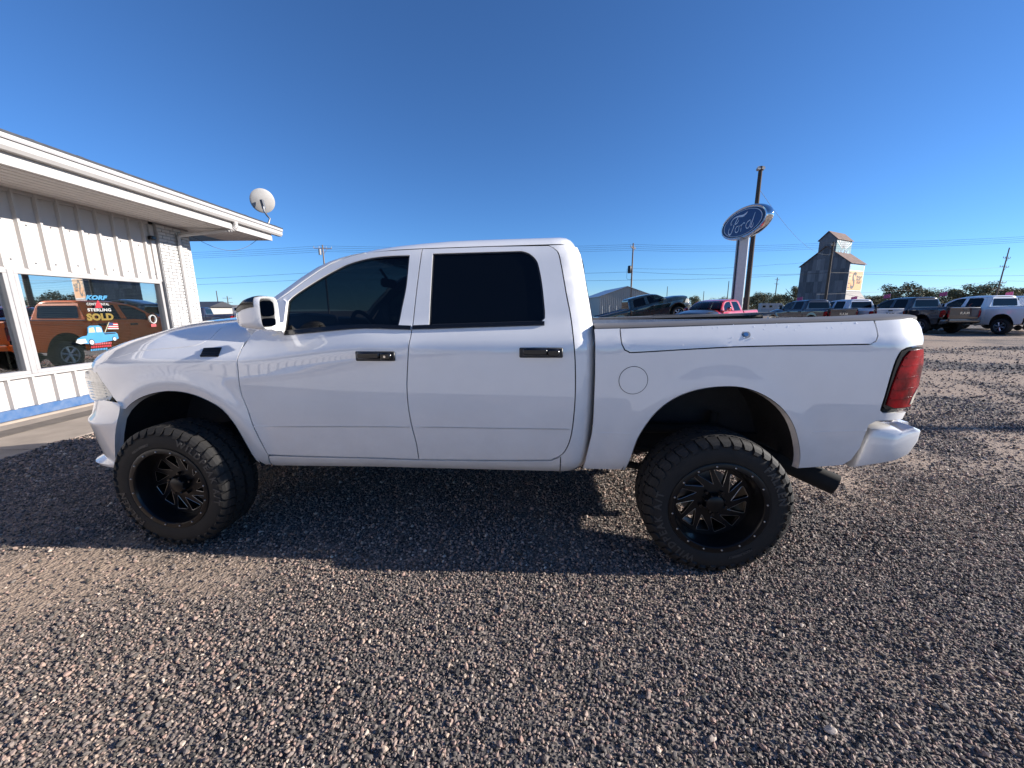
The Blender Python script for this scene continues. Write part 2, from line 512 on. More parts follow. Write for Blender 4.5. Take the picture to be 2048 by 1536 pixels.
def scatter():
    r = np.random.default_rng(11)
    P, S = [], []
    def zone(y0, y1, step, med, sig, keep):
        for y in np.arange(y0, y1, step):
            hw = 1.45 * (y * .98 + .35) + 1.6
            xs = np.arange(-hw, hw, step)
            xs = xs + r.uniform(-.6, .6, len(xs)) * step
            yy = y + r.uniform(-.6, .6, len(xs)) * step
            fall = np.clip((hw - np.abs(xs)) / 1.5, 0, 1) ** 1.3        # thins out beyond the view
            P.append(np.stack([xs, yy], 1))
            s = np.clip(med * np.exp(r.normal(0, sig, len(xs))), med * .4, med * 2.6)
            S.append(np.stack([s, keep * fall], 1))
    zone(.45, 2.2, .0125, .0058, .36, 1.0)
    zone(2.2, 3.6, .0160, .0072, .34, 1.0)
    zone(3.6, 5.6, .025, .0105, .34, 1.0)
    zone(5.6, 9.0, .045, .015, .3, .9)
    zone(9.0, 15.0, .085, .02, .3, .8)
    P = np.concatenate(P); S = np.concatenate(S)
    ok = P[:, 0] > -5.9 + .06 * np.sin(P[:, 1] * 9)
    sd_ = np.array([sand(x, y) for x, y in P])
    prob = np.clip(1.0 - sd_ * .82, .18, 1) * S[:, 1]
    ok &= r.uniform(0, 1, len(P)) < prob
    P = P[ok]; S = S[ok, 0]
    big = r.uniform(0, 1, len(S)) > .991
    S = np.where(big, S * 1.0 + r.uniform(.003, .010, len(S)), S)
    z = np.array([gz(x, y) for x, y in P]) + S * r.uniform(-.1, .8, len(S))
    n = len(P)
    me = bpy.data.meshes.new('loose_gravel')
    me.vertices.add(n)
    me.vertices.foreach_set('co', np.stack([P[:, 0], P[:, 1], z], 1).astype(np.float32).ravel())
    a = me.attributes.new('rot', 'FLOAT_VECTOR', 'POINT')
    rot = np.stack([r.uniform(-.5, .5, n), r.uniform(-.5, .5, n), r.uniform(0, 6.283, n)], 1)
    a.data.foreach_set('vector', rot.astype(np.float32).ravel())
    a = me.attributes.new('scl', 'FLOAT', 'POINT'); a.data.foreach_set('value', S.astype(np.float32))
    a = me.attributes.new('pick', 'INT', 'POINT'); a.data.foreach_set('value', r.integers(0, 9, n).astype(np.int32))
    o = link(bpy.data.objects.new('loose_gravel', me))
    ng = bpy.data.node_groups.new('scatter_stones', 'GeometryNodeTree')
    ng.interface.new_socket('Geometry', in_out='INPUT', socket_type='NodeSocketGeometry')
    ng.interface.new_socket('Geometry', in_out='OUTPUT', socket_type='NodeSocketGeometry')
    gi = ng.nodes.new('NodeGroupInput'); go = ng.nodes.new('NodeGroupOutput')
    ip = ng.nodes.new('GeometryNodeInstanceOnPoints')
    ci = ng.nodes.new('GeometryNodeCollectionInfo')
    ci.inputs['Collection'].default_value = stones
    ci.inputs['Separate Children'].default_value = True
    ci.inputs['Reset Children'].default_value = True
    ip.inputs['Pick Instance'].default_value = True
    def attr(nm, ty):
        q = ng.nodes.new('GeometryNodeInputNamedAttribute'); q.data_type = ty; q.inputs['Name'].default_value = nm
        return q.outputs['Attribute']
    e2r = ng.nodes.new('FunctionNodeEulerToRotation')
    ng.links.new(attr('rot', 'FLOAT_VECTOR'), e2r.inputs[0])
    ng.links.new(gi.outputs[0], ip.inputs['Points'])
    ng.links.new(ci.outputs[0], ip.inputs['Instance'])
    ng.links.new(attr('pick', 'INT'), ip.inputs['Instance Index'])
    ng.links.new(e2r.outputs[0], ip.inputs['Rotation'])
    ng.links.new(attr('scl', 'FLOAT'), ip.inputs['Scale'])
    ng.links.new(ip.outputs[0], go.inputs[0])
    md = o.modifiers.new('scatter', 'NODES'); md.node_group = ng
    tag(o, 'loose grey and pink gravel stones strewn over the lot', 'gravel', kind='stuff')
    print('stones', n)
scatter()

# ------------------------------------------------------------------ pickup body surface (metres: x forward from rear axle, y left, z up)
PS=[(.86,.50),(.91,.54),(.94,.58),(.958,.64),(.970,.72),(.980,.80),(.988,.87),(.996,.98),(1.001,1.10),(1.003,1.20),(1.003,1.28),(1.003,1.345),(.999,1.388),(.974,1.436),(.948,1.485),(.925,1.52),(.887,1.61),(.848,1.70),(.808,1.79),(.768,1.88),(.735,1.95),(.705,2.0),(.67,2.04)]
PF=[(.86,.50),(.91,.54),(.94,.58),(.958,.64),(.970,.72),(.980,.80),(.988,.87),(.996,.98),(1.001,1.10),(1.004,1.18),(1.003,1.245),(1.003,1.280),(.999,1.308),(.968,1.350),(.940,1.385),(.900,1.43),(.845,1.475),(.765,1.52),(.66,1.555),(.52,1.58),(.34,1.595),(.16,1.602),(0,1.605)]
TS=[0.]
for a,b in zip(PS,PS[1:]): TS.append(TS[-1]+math.hypot(b[0]-a[0],b[1]-a[1]))
def spl(xs,ys,x):
    n=len(xs)
    if x<=xs[0]: return ys[0]
    if x>=xs[-1]: return ys[-1]
    i=bisect.bisect_right(xs,x)-1
    h=xs[i+1]-xs[i]; u=(x-xs[i])/h
    def m(k):
        if k<=0: return (ys[1]-ys[0])/(xs[1]-xs[0])
        if k>=n-1: return (ys[-1]-ys[-2])/(xs[-1]-xs[-2])
        a=(ys[k]-ys[k-1])/(xs[k]-xs[k-1]); b=(ys[k+1]-ys[k])/(xs[k+1]-xs[k])
        return 0 if a*b<=0 else 2*a*b/(a+b)
    m0,m1=m(i)*h,m(i+1)*h
    return (2*u**3-3*u*u+1)*ys[i]+(u**3-2*u*u+u)*m0+(-2*u**3+3*u*u)*ys[i+1]+(u**3-u*u)*m1
def sstep(a,b,x):
    u=min(1,max(0,(x-a)/(b-a))); return u*u*(3-2*u)
YS=[p[0] for p in PS]; ZS=[p[1] for p in PS]; YF=[p[0] for p in PF]; ZF=[p[1]-.012 for p in PF]
def xback(z): return spl([.5,.58,.75,.97,1.23,1.45,1.63,1.78,1.94,2.01],[.80,.756,.731,.72,.715,.727,.751,.775,.80,.83],z)
def S(X,t,mode):
    """truck body side, left half.  mode: 'bed','cab','front' -> (x,y,z)"""
    b=sstep(2.1,3.1,X)
    if mode=='bed': b=0
    ys,zs=spl(TS,YS,t),spl(TS,ZS,t); yf,zf=spl(TS,YF,t),spl(TS,ZF,t)
    if mode=='cab': b*=1-sstep(TS[14],TS[17],t)
    y=ys+(yf-ys)*b; z=zs+(zf-zs)*b
    if X>3.3:
        d=spl([3.3,3.75,3.95,4.16,4.3,4.38,4.5,4.6],[0,.03,.07,.115,.15,.18,.27,.36],X)
        z-=d*spl([0,TS[8],TS[12],TS[15],TS[18]],[0,0,.38,.7,1],t)
        y*=1-.229*max(0,(X-3.6)/.95)**2.93
    if X<-.9: y*=1-.11*((-.9-X)/.27)**2.3
    # wheel arch flares
    for xc in (0,3.569):
        r=math.hypot((X-xc)/.54,(z-.58)/.555)
        if r<2 and z<1.3: y+=(.018 if xc else .008)*math.exp(-((r-1.04)/.10)**2)*sstep(.5,.75,z)
    z-=.006*(X-1.5)
    if mode=='cab':
        r=.14; dd=X-xback(z)
        if dd<r:
            dd=max(dd,0); y-=(r-math.sqrt(max(0,r*r-(r-dd)**2)))*.85
        if z>1.5: y-=.05*sstep(1.9,3.0,X)*(z-1.5)/.5   # cab narrows forward
    return X,y,z
def tz(X,z,mode):
    lo,hi=0,TS[-1]
    for _ in range(40):
        m=(lo+hi)/2
        if S(X,m,mode)[2]<z: lo=m
        else: hi=m
    return (lo+hi)/2

def inpoly(P, poly):
    P = np.asarray(P); poly = np.asarray(poly)
    x, y = P[:, 0], P[:, 1]
    c = np.zeros(len(P), bool)
    j = len(poly) - 1
    for i in range(len(poly)):
        xi, yi = poly[i]; xj, yj = poly[j]
        if yi != yj:
            c ^= ((yi > y) != (yj > y)) & (x < (xj - xi) * (y - yi) / (yj - yi) + xi)
        j = i
    return c

def dense(poly, seg=.03):
    out = []
    for a, b in zip(poly, poly[1:] + poly[:1]):
        d = math.hypot(b[0] - a[0], b[1] - a[1])
        if d < 1e-5: continue
        n = max(1, int(d / seg + .5))
        out += [(a[0] + (b[0] - a[0]) * k / n, a[1] + (b[1] - a[1]) * k / n) for k in range(n)]
    return out

def shrink(poly, d):
    if not d: return poly
    P = np.array(poly); A = 0.5 * np.sum(P[:, 0] * np.roll(P[:, 1], -1) - np.roll(P[:, 0], -1) * P[:, 1])
    sg = 1 if A > 0 else -1
    e = np.roll(P, -1, 0) - P
    n = np.stack([-e[:, 1], e[:, 0]], 1) * sg
    n /= np.linalg.norm(n, axis=1)[:, None] + 1e-12
    m = n + np.roll(n, 1, 0)
    m /= np.maximum(np.linalg.norm(m, axis=1)[:, None], .3) 
    return [tuple(q) for q in P + m * d]

def patch2d(outline, holes=(), step=.04, pts_extra=()):
    """triangulate a flat outline with an even interior grid -> verts, tris, boundary loops"""
    loops = [outline] + list(holes)
    V, E, L = [], [], []
    for lp in loops:
        n0 = len(V); V += lp
        E += [(n0 + i, n0 + (i + 1) % len(lp)) for i in range(len(lp))]
        L.append((n0, len(lp)))
    A = np.array(outline)
    gx = np.arange(A[:, 0].min(), A[:, 0].max(), step); gy = np.arange(A[:, 1].min(), A[:, 1].max(), step)
    G = np.stack(np.meshgrid(gx, gy), -1).reshape(-1, 2)
    G[:, 0] += (np.arange(len(G)) // len(gx) % 2) * step * .5
    if len(pts_extra): G = np.concatenate([G, np.array(pts_extra)])
    if len(G):
        ok = inpoly(G, outline)
        for h in holes: ok &= ~inpoly(G, h)
        G = G[ok]
        B = np.array(V)
        if len(G):
            dm = np.min(np.hypot(G[:, None, 0] - B[None, :, 0], G[:, None, 1] - B[None, :, 1]), axis=1)
            G = G[dm > .45 * step]
    V2 = V + [tuple(q) for q in G]
    rv, re, rf, ov, oe, of = delaunay_2d_cdt([Vector(q) for q in V2], E, [], 0, 1e-7)
    cen = np.array([[sum(rv[i][0] for i in f) / len(f), sum(rv[i][1] for i in f) / len(f)] for f in rf])
    ok = inpoly(cen, outline)
    for h in holes: ok &= ~inpoly(cen, h)
    T = [f for f, k in zip(rf, ok) if k]
    # input vertex -> output vertex
    mp = {}
    for i, src in enumerate(ov):
        for q in src: mp[q] = i
    loops_out = [[mp.get(n0 + i) for i in range(n)] for n0, n in L]
    return [tuple(q) for q in rv], T, loops_out

def snorm(X, t, mode):
    h = .004
    a = Vector(S(X + h, t, mode)) - Vector(S(X - h, t, mode))
    b = Vector(S(X, t + h, mode)) - Vector(S(X, t - h, mode))
    n = b.cross(a)
    return n.normalized() if n.length > 1e-9 else Vector((0, 1, 0))

def panel(name, outline, mode, mat, parent, holes=(), rim=.02, off=0.0, step=.045, gap=.0036, sides=(1, -1), seg=.028, extra=()):
    ol = shrink(dense(list(outline), seg), gap)
    hl = [dense(list(h), seg) for h in holes]
    V2, T, loops = patch2d(ol, hl, step, extra)
    P, NN = [], []
    for X, t in V2:
        p = Vector(S(X, t, mode))
        if off: p = p + snorm(X, t, mode) * off
        P.append(p)
    F = [tuple(reversed(f)) for f in T]
    if rim:
        for lp in loops:
            lp = [i for i in lp if i is not None]
            base = len(P)
            for i in lp:
                X, t = V2[i]
                P.append(P[i] - snorm(X, t, mode) * rim)
            n = len(lp)
            for k in range(n):
                F.append((lp[k], lp[(k + 1) % n], base + (k + 1) % n, base + k))
    out = []
    for sd in sides:
        vv = [(p.x, p.y * sd, p.z) for p in P]
        ff = F if sd > 0 else [tuple(reversed(f)) for f in F]
        par = parent[0 if sd > 0 else 1] if isinstance(parent, (list, tuple)) else parent
        out.append(mk(name, vv, ff, mat, par, smooth=38))
    return out

def strip_on(name, pts, w, mode, mat, parent, off=.004, th=.006, sides=(1, -1)):
    """thin raised moulding following a line on the body surface"""
    pts = dense(list(pts) + [pts[-1]], .05)
    pts = pts if pts[-1] == pts[-1] else pts
    out = []
    for sd in sides:
        rings = []
        for X, t in pts:
            n = snorm(X, t, mode)
            a = Vector(S(X, t - w / 2, mode)); b = Vector(S(X, t + w / 2, mode))
            q = [a - n * .004, a + n * (off + th), b + n * (off + th), b - n * .004]
            rings.append([(p.x, p.y * sd, p.z) for p in q])
        mb = MB().loft(rings, True, True, True)
        par = parent[0 if sd > 0 else 1] if isinstance(parent, (list, tuple)) else parent
        out.append(mb.make(name, mat, par, smooth=30))
    return out

def text_mesh(txt, size=1.0, extrude=0.0, shear=0.0, bold=0.0, spacing=1.0):
    cu = bpy.data.curves.new('lettering', 'FONT')
    cu.body = txt; cu.size = size; cu.extrude = extrude; cu.shear = shear; cu.offset = bold
    cu.space_character = spacing; cu.align_x = 'CENTER'; cu.align_y = 'CENTER'; cu.resolution_u = 3
    o = bpy.data.objects.new('lettering', cu); COL.objects.link(o)
    dg = bpy.context.evaluated_depsgraph_get(); dg.update()
    me = bpy.data.meshes.new_from_object(o.evaluated_get(dg))
    v = [tuple(p.co) for p in me.vertices]; f = [tuple(p.vertices) for p in me.polygons]
    bpy.data.objects.remove(o); bpy.data.curves.remove(cu); bpy.data.meshes.remove(me)
    return v, f

# ------------------------------------------------------------------ traced panel lines (x, distance up the body section)
DOORGAP = [(3.059, .951), (3.059, .84), (3.064, .723), (3.062, .611), (3.039, .519), (3.018, .403), (2.987, .281), (2.964, .17)]
DOORBOT = [(2.964, .17), (2.598, .157), (1.882, .143), (1.367, .149), (.993, .16)]
BGAP = [(1.882, .143), (1.886, .263), (1.904, .39), (1.916, .525), (1.915, .656), (1.9, .807), (1.883, .956), (1.878, 1.05), (1.871, 1.336), (1.861, 1.614)]
FTOP = [(2.868, 1.238), (2.777, 1.3), (2.657, 1.403), (2.557, 1.479), (2.466, 1.533), (2.366, 1.573), (2.263, 1.594), (2.124, 1.606), (1.861, 1.614)]
FGLASS = [[(2.779, 1.103), (2.763, 1.252)], [(2.763, 1.252), (2.707, 1.306), (2.584, 1.395), (2.455, 1.473), (2.355, 1.518), (2.219, 1.552), (2.082, 1.564), (1.942, 1.564)],
          [(1.942, 1.564), (1.942, 1.341), (1.958, 1.177), (1.972, 1.054)]]
RREAR = [(1.018, 1.607), (.961, 1.559), (.935, 1.446), (.903, 1.244), (.878, 1.102), (.86, .909), (.851, .791), (.847, .607), (.857, .415), (.877, .292), (.918, .207), (.993, .16)]
RGLASS = [(1.785, 1.571), (1.782, 1.447), (1.772, 1.061), (1.06, 1.076), (1.037, 1.1), (1.037, 1.14), (1.056, 1.325), (1.078, 1.448), (1.098, 1.504), (1.143, 1.551), (1.194, 1.571)]
FARCH = [(3.06, .063), (3.087, .177), (3.118, .294), (3.159, .418), (3.22, .514), (3.309, .569), (3.4, .607), (3.494, .63), (3.592, .635), (3.694, .621), (3.801, .59), (3.89, .548), (3.976, .487)]
HOODGAP = [(3.294, 1.338), (3.332, 1.245), (3.329, 1.158), (3.347, 1.085), (3.437, 1.053), (3.727, 1.045), (3.932, 1.04), (4.129, .965), (4.193, .839)]
BEDFRONT = [(.74, 1.024), (.736, .865), (.733, .697), (.736, .403), (.752, .275), (.77, .168), (.782, .082)]
BARCH = [(.508, .09), (.48, .207), (.452, .325), (.406, .426), (.349, .511), (.271, .582), (.18, .629), (.079, .656), (-.023, .666), (-.125, .66), (-.23, .625), (-.319, .571), (-.39, .505), (-.445, .425), (-.492, .319), (-.522, .22), (-.532, .135)]
LID = [(.585, 1.023), (.58, .942), (.563, .893), (.52, .871), (.145, .891), (-.159, .903), (-.785, .911), (-.819, .928), (-.838, .987), (-.836, 1.059)]
TAILL = [(-.91, .552), (-.916, .62), (-.924, .727), (-.937, .821), (-.958, .873), (-.988, .888), (-1.05, .896)]
TMAX = TS[-1]
LIDP = crom([(.585, 1.023), (.584, .97), (.578, .92), (.562, .888), (.535, .874), (.49, .872), (.145, .891), (-.159, .903), (-.75, .910), (-.79, .912), (-.819, .928), (-.834, .96), (-.838, 1.0), (-.836, 1.057)], .025)

def build_pickup(root):
    W = M['white']
    parts = {}
    # ---- fenders and hood
    fen = ([(3.059, .951), (3.06, 1.06), (2.98, 1.16), (2.99, 1.30), (3.08, 1.40), (3.25, 1.40), (3.294, 1.338)] + crom(HOODGAP)[1:] +
           [(4.14, .71), (4.066, .581), (3.976, .507)] + crom(FARCH[::-1])[1:] + [(2.99, .063), (2.964, .17)] + crom(DOORGAP[::-1])[1:-1])
    fenders = panel('fender', fen, 'front', W, root)
    vent = [(3.332, .955), (3.338, 1.036), (3.209, 1.038), (3.203, .955)]
    vb = panel('side_vent', vent, 'front', M['blackplastic'], fenders, off=.004, rim=.012, gap=0)
    for k in range(5):
        t = .963 + k * .0155
        strip_on('louvre', [(3.21, t), (3.33, t)], .007, 'front', M['blackgloss'], vb, off=.006, th=.005)
    hood_l = crom(HOODGAP) + [(4.26, .95), (4.36, 1.1), (4.43, 1.28), (4.46, 1.5), (4.465, TMAX)] + \
        [(3.2, TMAX), (3.21, 1.52), (3.24, 1.42)]
    ol = shrink(dense(hood_l, .04), .0028)
    ol = [(x, TMAX) if t > TMAX - .01 else (x, t) for x, t in ol]
    V2, T, loops = patch2d(ol, (), .05)
    hv, hf = [], []
    for sd in (1, -1):
        n0 = len(hv)
        hv += [(p[0], p[1] * sd, p[2]) for p in (S(X, t, 'front') for X, t in V2)]
        hf += [tuple(n0 + i for i in (reversed(f) if sd > 0 else f)) for f in T]
        lp = [i for i in loops[0] if i is not None]
        b0 = len(hv)
        for i in lp:
            X, t = V2[i]
            q = hv[n0 + i]
            hv.append((q[0], q[1], q[2] - (.02 if t < TMAX - .01 else 0)))
        for k in range(len(lp)):
            a, b = lp[k], lp[(k + 1) % len(lp)]
            if V2[a][1] > TMAX - .01 and V2[b][1] > TMAX - .01: continue
            hf.append((n0 + a, n0 + b, b0 + (k + 1) % len(lp), b0 + k))
    mk('hood', hv, hf, W, root, smooth=38, weld=.0004)
    # ---- doors
    glf = FGLASS[0][:1] + FGLASS[0][1:] + crom(FGLASS[1])[1:] + crom(FGLASS[2])[1:]
    fd = [(2.964, .17)] + crom(DOORBOT[:3], .06)[1:] + crom(BGAP)[1:] + crom(FTOP[::-1])[1:] + \
        [(2.9, 1.2), (3.03, 1.10), (3.06, 1.03)] + crom(DOORGAP)[:-1]
    glr = crom([RGLASS[0], RGLASS[1], RGLASS[2]]) + crom(RGLASS[3:])[0:]
    rd = [(1.882, .143)] + crom(DOORBOT[2:], .06)[1:] + crom(RREAR[::-1])[1:] + [(1.39, 1.615), (1.861, 1.614)] + crom(BGAP[::-1])[1:-1]
    doors_f = panel('front_door', fd, 'cab', W, root, holes=[glf])
    doors_r = panel('rear_door', rd, 'cab', W, root, holes=[glr])
    panel('window', shrink(dense(glf), -.012), 'cab', M['tint'], doors_f, rim=0, off=-.012, gap=0)
    panel('window', shrink(dense(glr), -.012), 'cab', M['privacy'], doors_r, rim=0, off=-.010, gap=0)
    for ds, gl in ((doors_f, glf), (doors_r, glr)):        # black rubber seal inside the opening
        outer = shrink(dense(gl), -.001); inner = shrink(dense(gl), .011)
        panel('window_seal', outer, 'cab', M['blackplastic'], ds, holes=[inner], rim=0, off=-.006, gap=0, step=.2)
    strip_on('belt_trim', [(2.768, 1.090), (2.38, 1.066), (1.885, 1.042)], .026, 'cab', M['blackgloss'], doors_f)
    strip_on('belt_trim', [(1.872, 1.044), (1.4, 1.055), (1.04, 1.062)], .026, 'cab', M['blackgloss'], doors_r)
    for ds, xs in ((doors_f, (2.965, 1.92)), (doors_r, (1.89, .88))):
        strip_on('crease_line', [(xs[0] + (.07 if ds is doors_f else 0), .386), (xs[1], .384)], .006, 'cab', W, ds, off=-.001, th=.003)
    # handles: recessed cup, bar
    for ds, (xa, ta, xb, tb) in ((doors_f, (2.237, .89, 1.978, .826)), (doors_r, (1.191, .905, .927, .843))):
        for sd, d in ((1, ds[0]), (-1, ds[1])):
            xm, tm = (xa + xb) / 2, (ta + tb) / 2
            p = Vector(S(xm, tm, 'cab'))
            MB().box((p.x, (p.y + .004) * sd, p.z), (xa - xb, .012, .062), b=.012).make('handle_cup', M['blackplastic'], d, smooth=40)
            h = MB().box((p.x + .035, (p.y + .026) * sd, p.z + .006), (.15, .024, .044), b=.009)
            h.box((p.x - .075, (p.y + .024) * sd, p.z), (.075, .026, .05), b=.01)
            ho = h.make('handle', M['blackgloss'], d, smooth=40)
            if xm > 2 and sd > 0:
                MB().tube([(p.x - .075, p.y + .034, p.z), (p.x - .075, p.y + .0405, p.z)], .008, 12).make('key_lock', M['chrome'], ho)
    # ---- rockers, cab corners
    rk = [(2.985, .063), (2.964, .165)] + crom(DOORBOT[:3], .06)[1:] + crom(DOORBOT[2:], .06)[1:] + [(.93, .19), (.93, .02), (2.0, .03), (2.97, .045)]
    rk = [(x, t - .006) if t > .1 else (x, t) for x, t in rk]
    panel('rocker_panel', rk, 'cab', W, root)
    zs = [2.0, 1.95, 1.85, 1.75, 1.65, 1.55, 1.45, 1.3, 1.15, 1.0, .85, .75, .66, .6, .56]
    back = [(xback(z) + .0015, tz(xback(z) + .004, z, 'cab')) for z in zs]
    cc = [(1.018, 1.607)] + [(1.0, 1.612), (.9, 1.615)] + [back[0]] + back[1:] + [(.80, .02), (.93, .02), (.93, .185)] + crom(RREAR[::-1])[1:-1]
    ex = [(xback(z) + d, tz(xback(z) + d, z, 'cab')) for z in np.arange(.56, 2.0, .05) for d in (.006, .015, .028, .045, .065, .09)]
    panel('cab_corner', cc, 'cab', W, root, extra=ex, rim=.012)
    # ---- roof, rails, windscreen
    def gapt(X):
        if X <= 1.861: return spl([.83, 1.0, 1.39, 1.861], [1.614, 1.614, 1.615, 1.614], X)
        pts = FTOP[::-1]
        return spl([p[0] for p in pts], [p[1] for p in pts], X)
    rows = []
    us = [1.0, .985, .96, .92, .86, .75, .6, .4, .2, 0]
    us = us + [-u for u in us[-2::-1]]
    for X in [.83, .845, .87, .9, .94, 1.0, 1.1, 1.3, 1.5, 1.7, 1.9, 2.05, 2.2, 2.3, 2.38]:
        B = S(X, gapt(X) + .004, 'cab')
        dz = 0
        dd = X - .825
        if dd < .11: dz = .11 - math.sqrt(max(0, .11 ** 2 - (.11 - dd) ** 2))
        hc = .082 - .036 * sstep(1.6, 2.38, X)
        row = []
        for u in us:
            fr = (1 - u * u) * .07 * sstep(1.9, 2.38, X)
            row.append((X + fr, B[1] * u, B[2] + hc * (1 - abs(u) ** 7) - dz * .75 - .012 * sstep(2.1, 2.38, X)))
        rows.append(row)
    MB().loft(rows, False).make('roof', W, root, smooth=50)
    fin = MB().box((.985, 0, 2.088), (.10, .2, .022), b=.008)
    fin.make('brake_light', M['blackgloss'], root)
    # A pillars: strip from the door line inwards
    apx = [2.26, 2.31, 2.36, 2.42, 2.5, 2.58, 2.68, 2.78, 2.868, 2.95, 3.05]
    inner = []
    for sd in (1, -1):
        rings = []
        for X in apx:
            B = Vector(S(X, spl([2.26, 2.36, 2.466, 2.557, 2.657, 2.777, 2.868, 3.05], [1.592, 1.577, 1.537, 1.483, 1.407, 1.304, 1.242, 1.12], X), 'cab'))
            kk = .15 + .85 * sstep(2.30, 2.66, X)
            q = [B + Vector((-.01, -.02, -.02)), B + Vector((.002, 0, .004)), B + Vector((.024 * kk, -.014, .026 * kk)), B + Vector((.045 * kk, -.048, .032 * kk)), B + Vector((.02, -.07, .0))]
            rings.append([(p.x, p.y * sd, p.z) for p in q])
            if sd > 0: inner.append(q[3])
        MB().loft(rings, True, True, True).make('a_pillar', W, root, smooth=50)
    rows = []
    for p in inner[:-1]:
        rows.append([(p.x + .12 * (1 - u * u) - .006, p.y * u, p.z + .02 * (1 - u * u) - .004) for u in (1, .8, .6, .4, .2, 0, -.2, -.4, -.6, -.8, -1)])
    MB().loft(rows, False).make('windscreen', M['windscreen'], root, smooth=60)
    MB().box((3.16, 0, 1.44), (.34, 1.62, .05), b=.01).make('cowl', M['blackplastic'], root)
    # ---- cab back with rear window
    rows = []
    for z in [.6, .8, 1.0, 1.2, 1.4, 1.5, 1.6, 1.7, 1.8, 1.9, 1.97, 2.0]:
        x = xback(z) + .0005
        y = S(x + .002, tz(x + .002, z, 'cab'), 'cab')[1]
        rows.append([(x + .0 - .03 * (1 - u ** 2) * 0, y * u, z) for u in (1, .7, .35, 0, -.35, -.7, -1)])
    back_wall = MB().loft(rows, False).make('cab_back', W, root, smooth=40)
    rw = []
    for z in (1.55, 1.6, 1.75, 1.88, 1.93):
        w = .66 - .12 * (z - 1.55)
        k = .96 if z in (1.55, 1.93) else 1
        rw.append([(xback(z) - .007, w * k * u, z) for u in (1, .5, 0, -.5, -1)])
    MB().loft(rw, False).make('rear_window', M['privacy'], back_wall, smooth=60)
    # ---- bed sides
    bed = crom(BEDFRONT)[:] + [(.508, .082)] + crom(BARCH) + [(-.659, .148), (-.782, .164), (-.823, .203), (-.853, .287), (-.859, .383), (-.866, .435), (-.901, .459), (-1.07, .461),
          (-1.09, .508), (-.925, .512), (-.908, .527)] + crom(TAILL)[0:] + [(-1.125, .898), (-1.14, 1.0), (-1.11, 1.05), (-1.06, 1.07)] + [(-.84, 1.057)] + \
        LIDP[::-1][1:-1] + [(.585, 1.026)]
    beds = panel('bed_side', bed, 'bed', W, root, extra=[(x, t) for x in np.arange(-1.15, -.8, .022) for t in np.arange(.1, 1.06, .03)])
    lid = LIDP + [(-.17, 1.044)]
    lids = panel('storage_lid', lid, 'bed', W, beds)
    for sd, b in ((1, lids[0]), (-1, lids[1])):
        p = Vector(S(-.13, .976, 'bed'))
        nrm = snorm(-.13, .976, 'bed'); nrm.y *= sd; p.y *= sd
        MB().tube([p - nrm * .004, p + nrm * .0012], .024, 20).make('lock_bezel', M['steel'], b)
        MB().tube([p, p + nrm * .003], .013, 16).make('lock_cylinder', M['chrome'], b)
    for sd, b in ((1, lids[0]),):
        dr = MB(); rd_ = random.Random(12)
        for k in range(34):
            X = rd_.uniform(-.75, .28) - .05; t = rd_.choice((rd_.uniform(1.0, 1.045), rd_.uniform(.91, 1.04)))
            p = Vector(S(X, t, 'bed')); n_ = snorm(X, t, 'bed'); r_ = rd_.uniform(.002, .0042)
            dr.tube([p - n_ * .001, p + n_ * r_ * .18, p + n_ * r_ * .26], [r_, r_ * .8, r_ * .3], 7)
        tag(dr.make('water_drops', M['dropwhite'], b, smooth=60), kind='stuff')
    fuel = [(.503 + .083 * math.cos(a), .703 + .083 * math.sin(a)) for a in np.linspace(0, 2 * math.pi, 40)[:-1]]
    ring = [(.503 + .0865 * math.cos(a), .703 + .0865 * math.sin(a)) for a in np.linspace(0, 2 * math.pi, 40)[:-1]]
    panel('fuel_door_gap', ring, 'bed', M['under'], beds[:1], rim=0, off=.0012, gap=0, sides=(1,))
    panel('fuel_door', fuel, 'bed', W, beds[:1], rim=.002, off=.0028, gap=0, sides=(1,))
    strip_on('crease_line', [(.735, .36), (.5, .362)], .006, 'bed', W, beds, off=-.001, th=.003)
    strip_on('crease_line', [(-.56, .385), (-.86, .40)], .006, 'bed', W, beds, off=-.001, th=.003)
    # tail lights
    tl = crom(TAILL) + [(-1.11, .893), (-1.15, .80), (-1.14, .65), (-1.09, .53), (-.925, .532)]
    tls = panel('tail_light', tl, 'bed', M['blackgloss'], root, off=.004, rim=.03, gap=.004, step=.03)
    lens = [(-.926, .56), (-.936, .66), (-.952, .76), (-.974, .835), (-1.005, .872), (-1.105, .878), (-1.147, .79), (-1.138, .65), (-1.09, .542), (-.97, .542)]
    panel('lens', lens, 'bed', M['redlens'], tls, off=.011, rim=.012, gap=0, step=.03)
    for k, (t, h) in enumerate(((.60, .008), (.655, .006), (.72, .008), (.79, .006), (.835, .006))):
        xa = float(np.interp(t, [.56, .66, .76, .83, .866], [-.932, -.942, -.958, -.98, -1.012]))
        strip_on('lens_rib', [(xa, t), (-1.10, t)], h, 'bed', M['redlens'], tls, off=.008, th=.006)
    panel('reverse_lens', [(-1.075, .555), (-1.085, .60), (-1.125, .65), (-1.095, .56)], 'bed', M['lens'], tls, off=.014, rim=.01, gap=0)
    for sd in (1, -1):
        MB().box((-1.165, .80 * sd, 1.17), (.05, .10, .36), b=.015).make('rear_lens', M['redlens'], tls[0 if sd > 0 else 1], smooth=40)
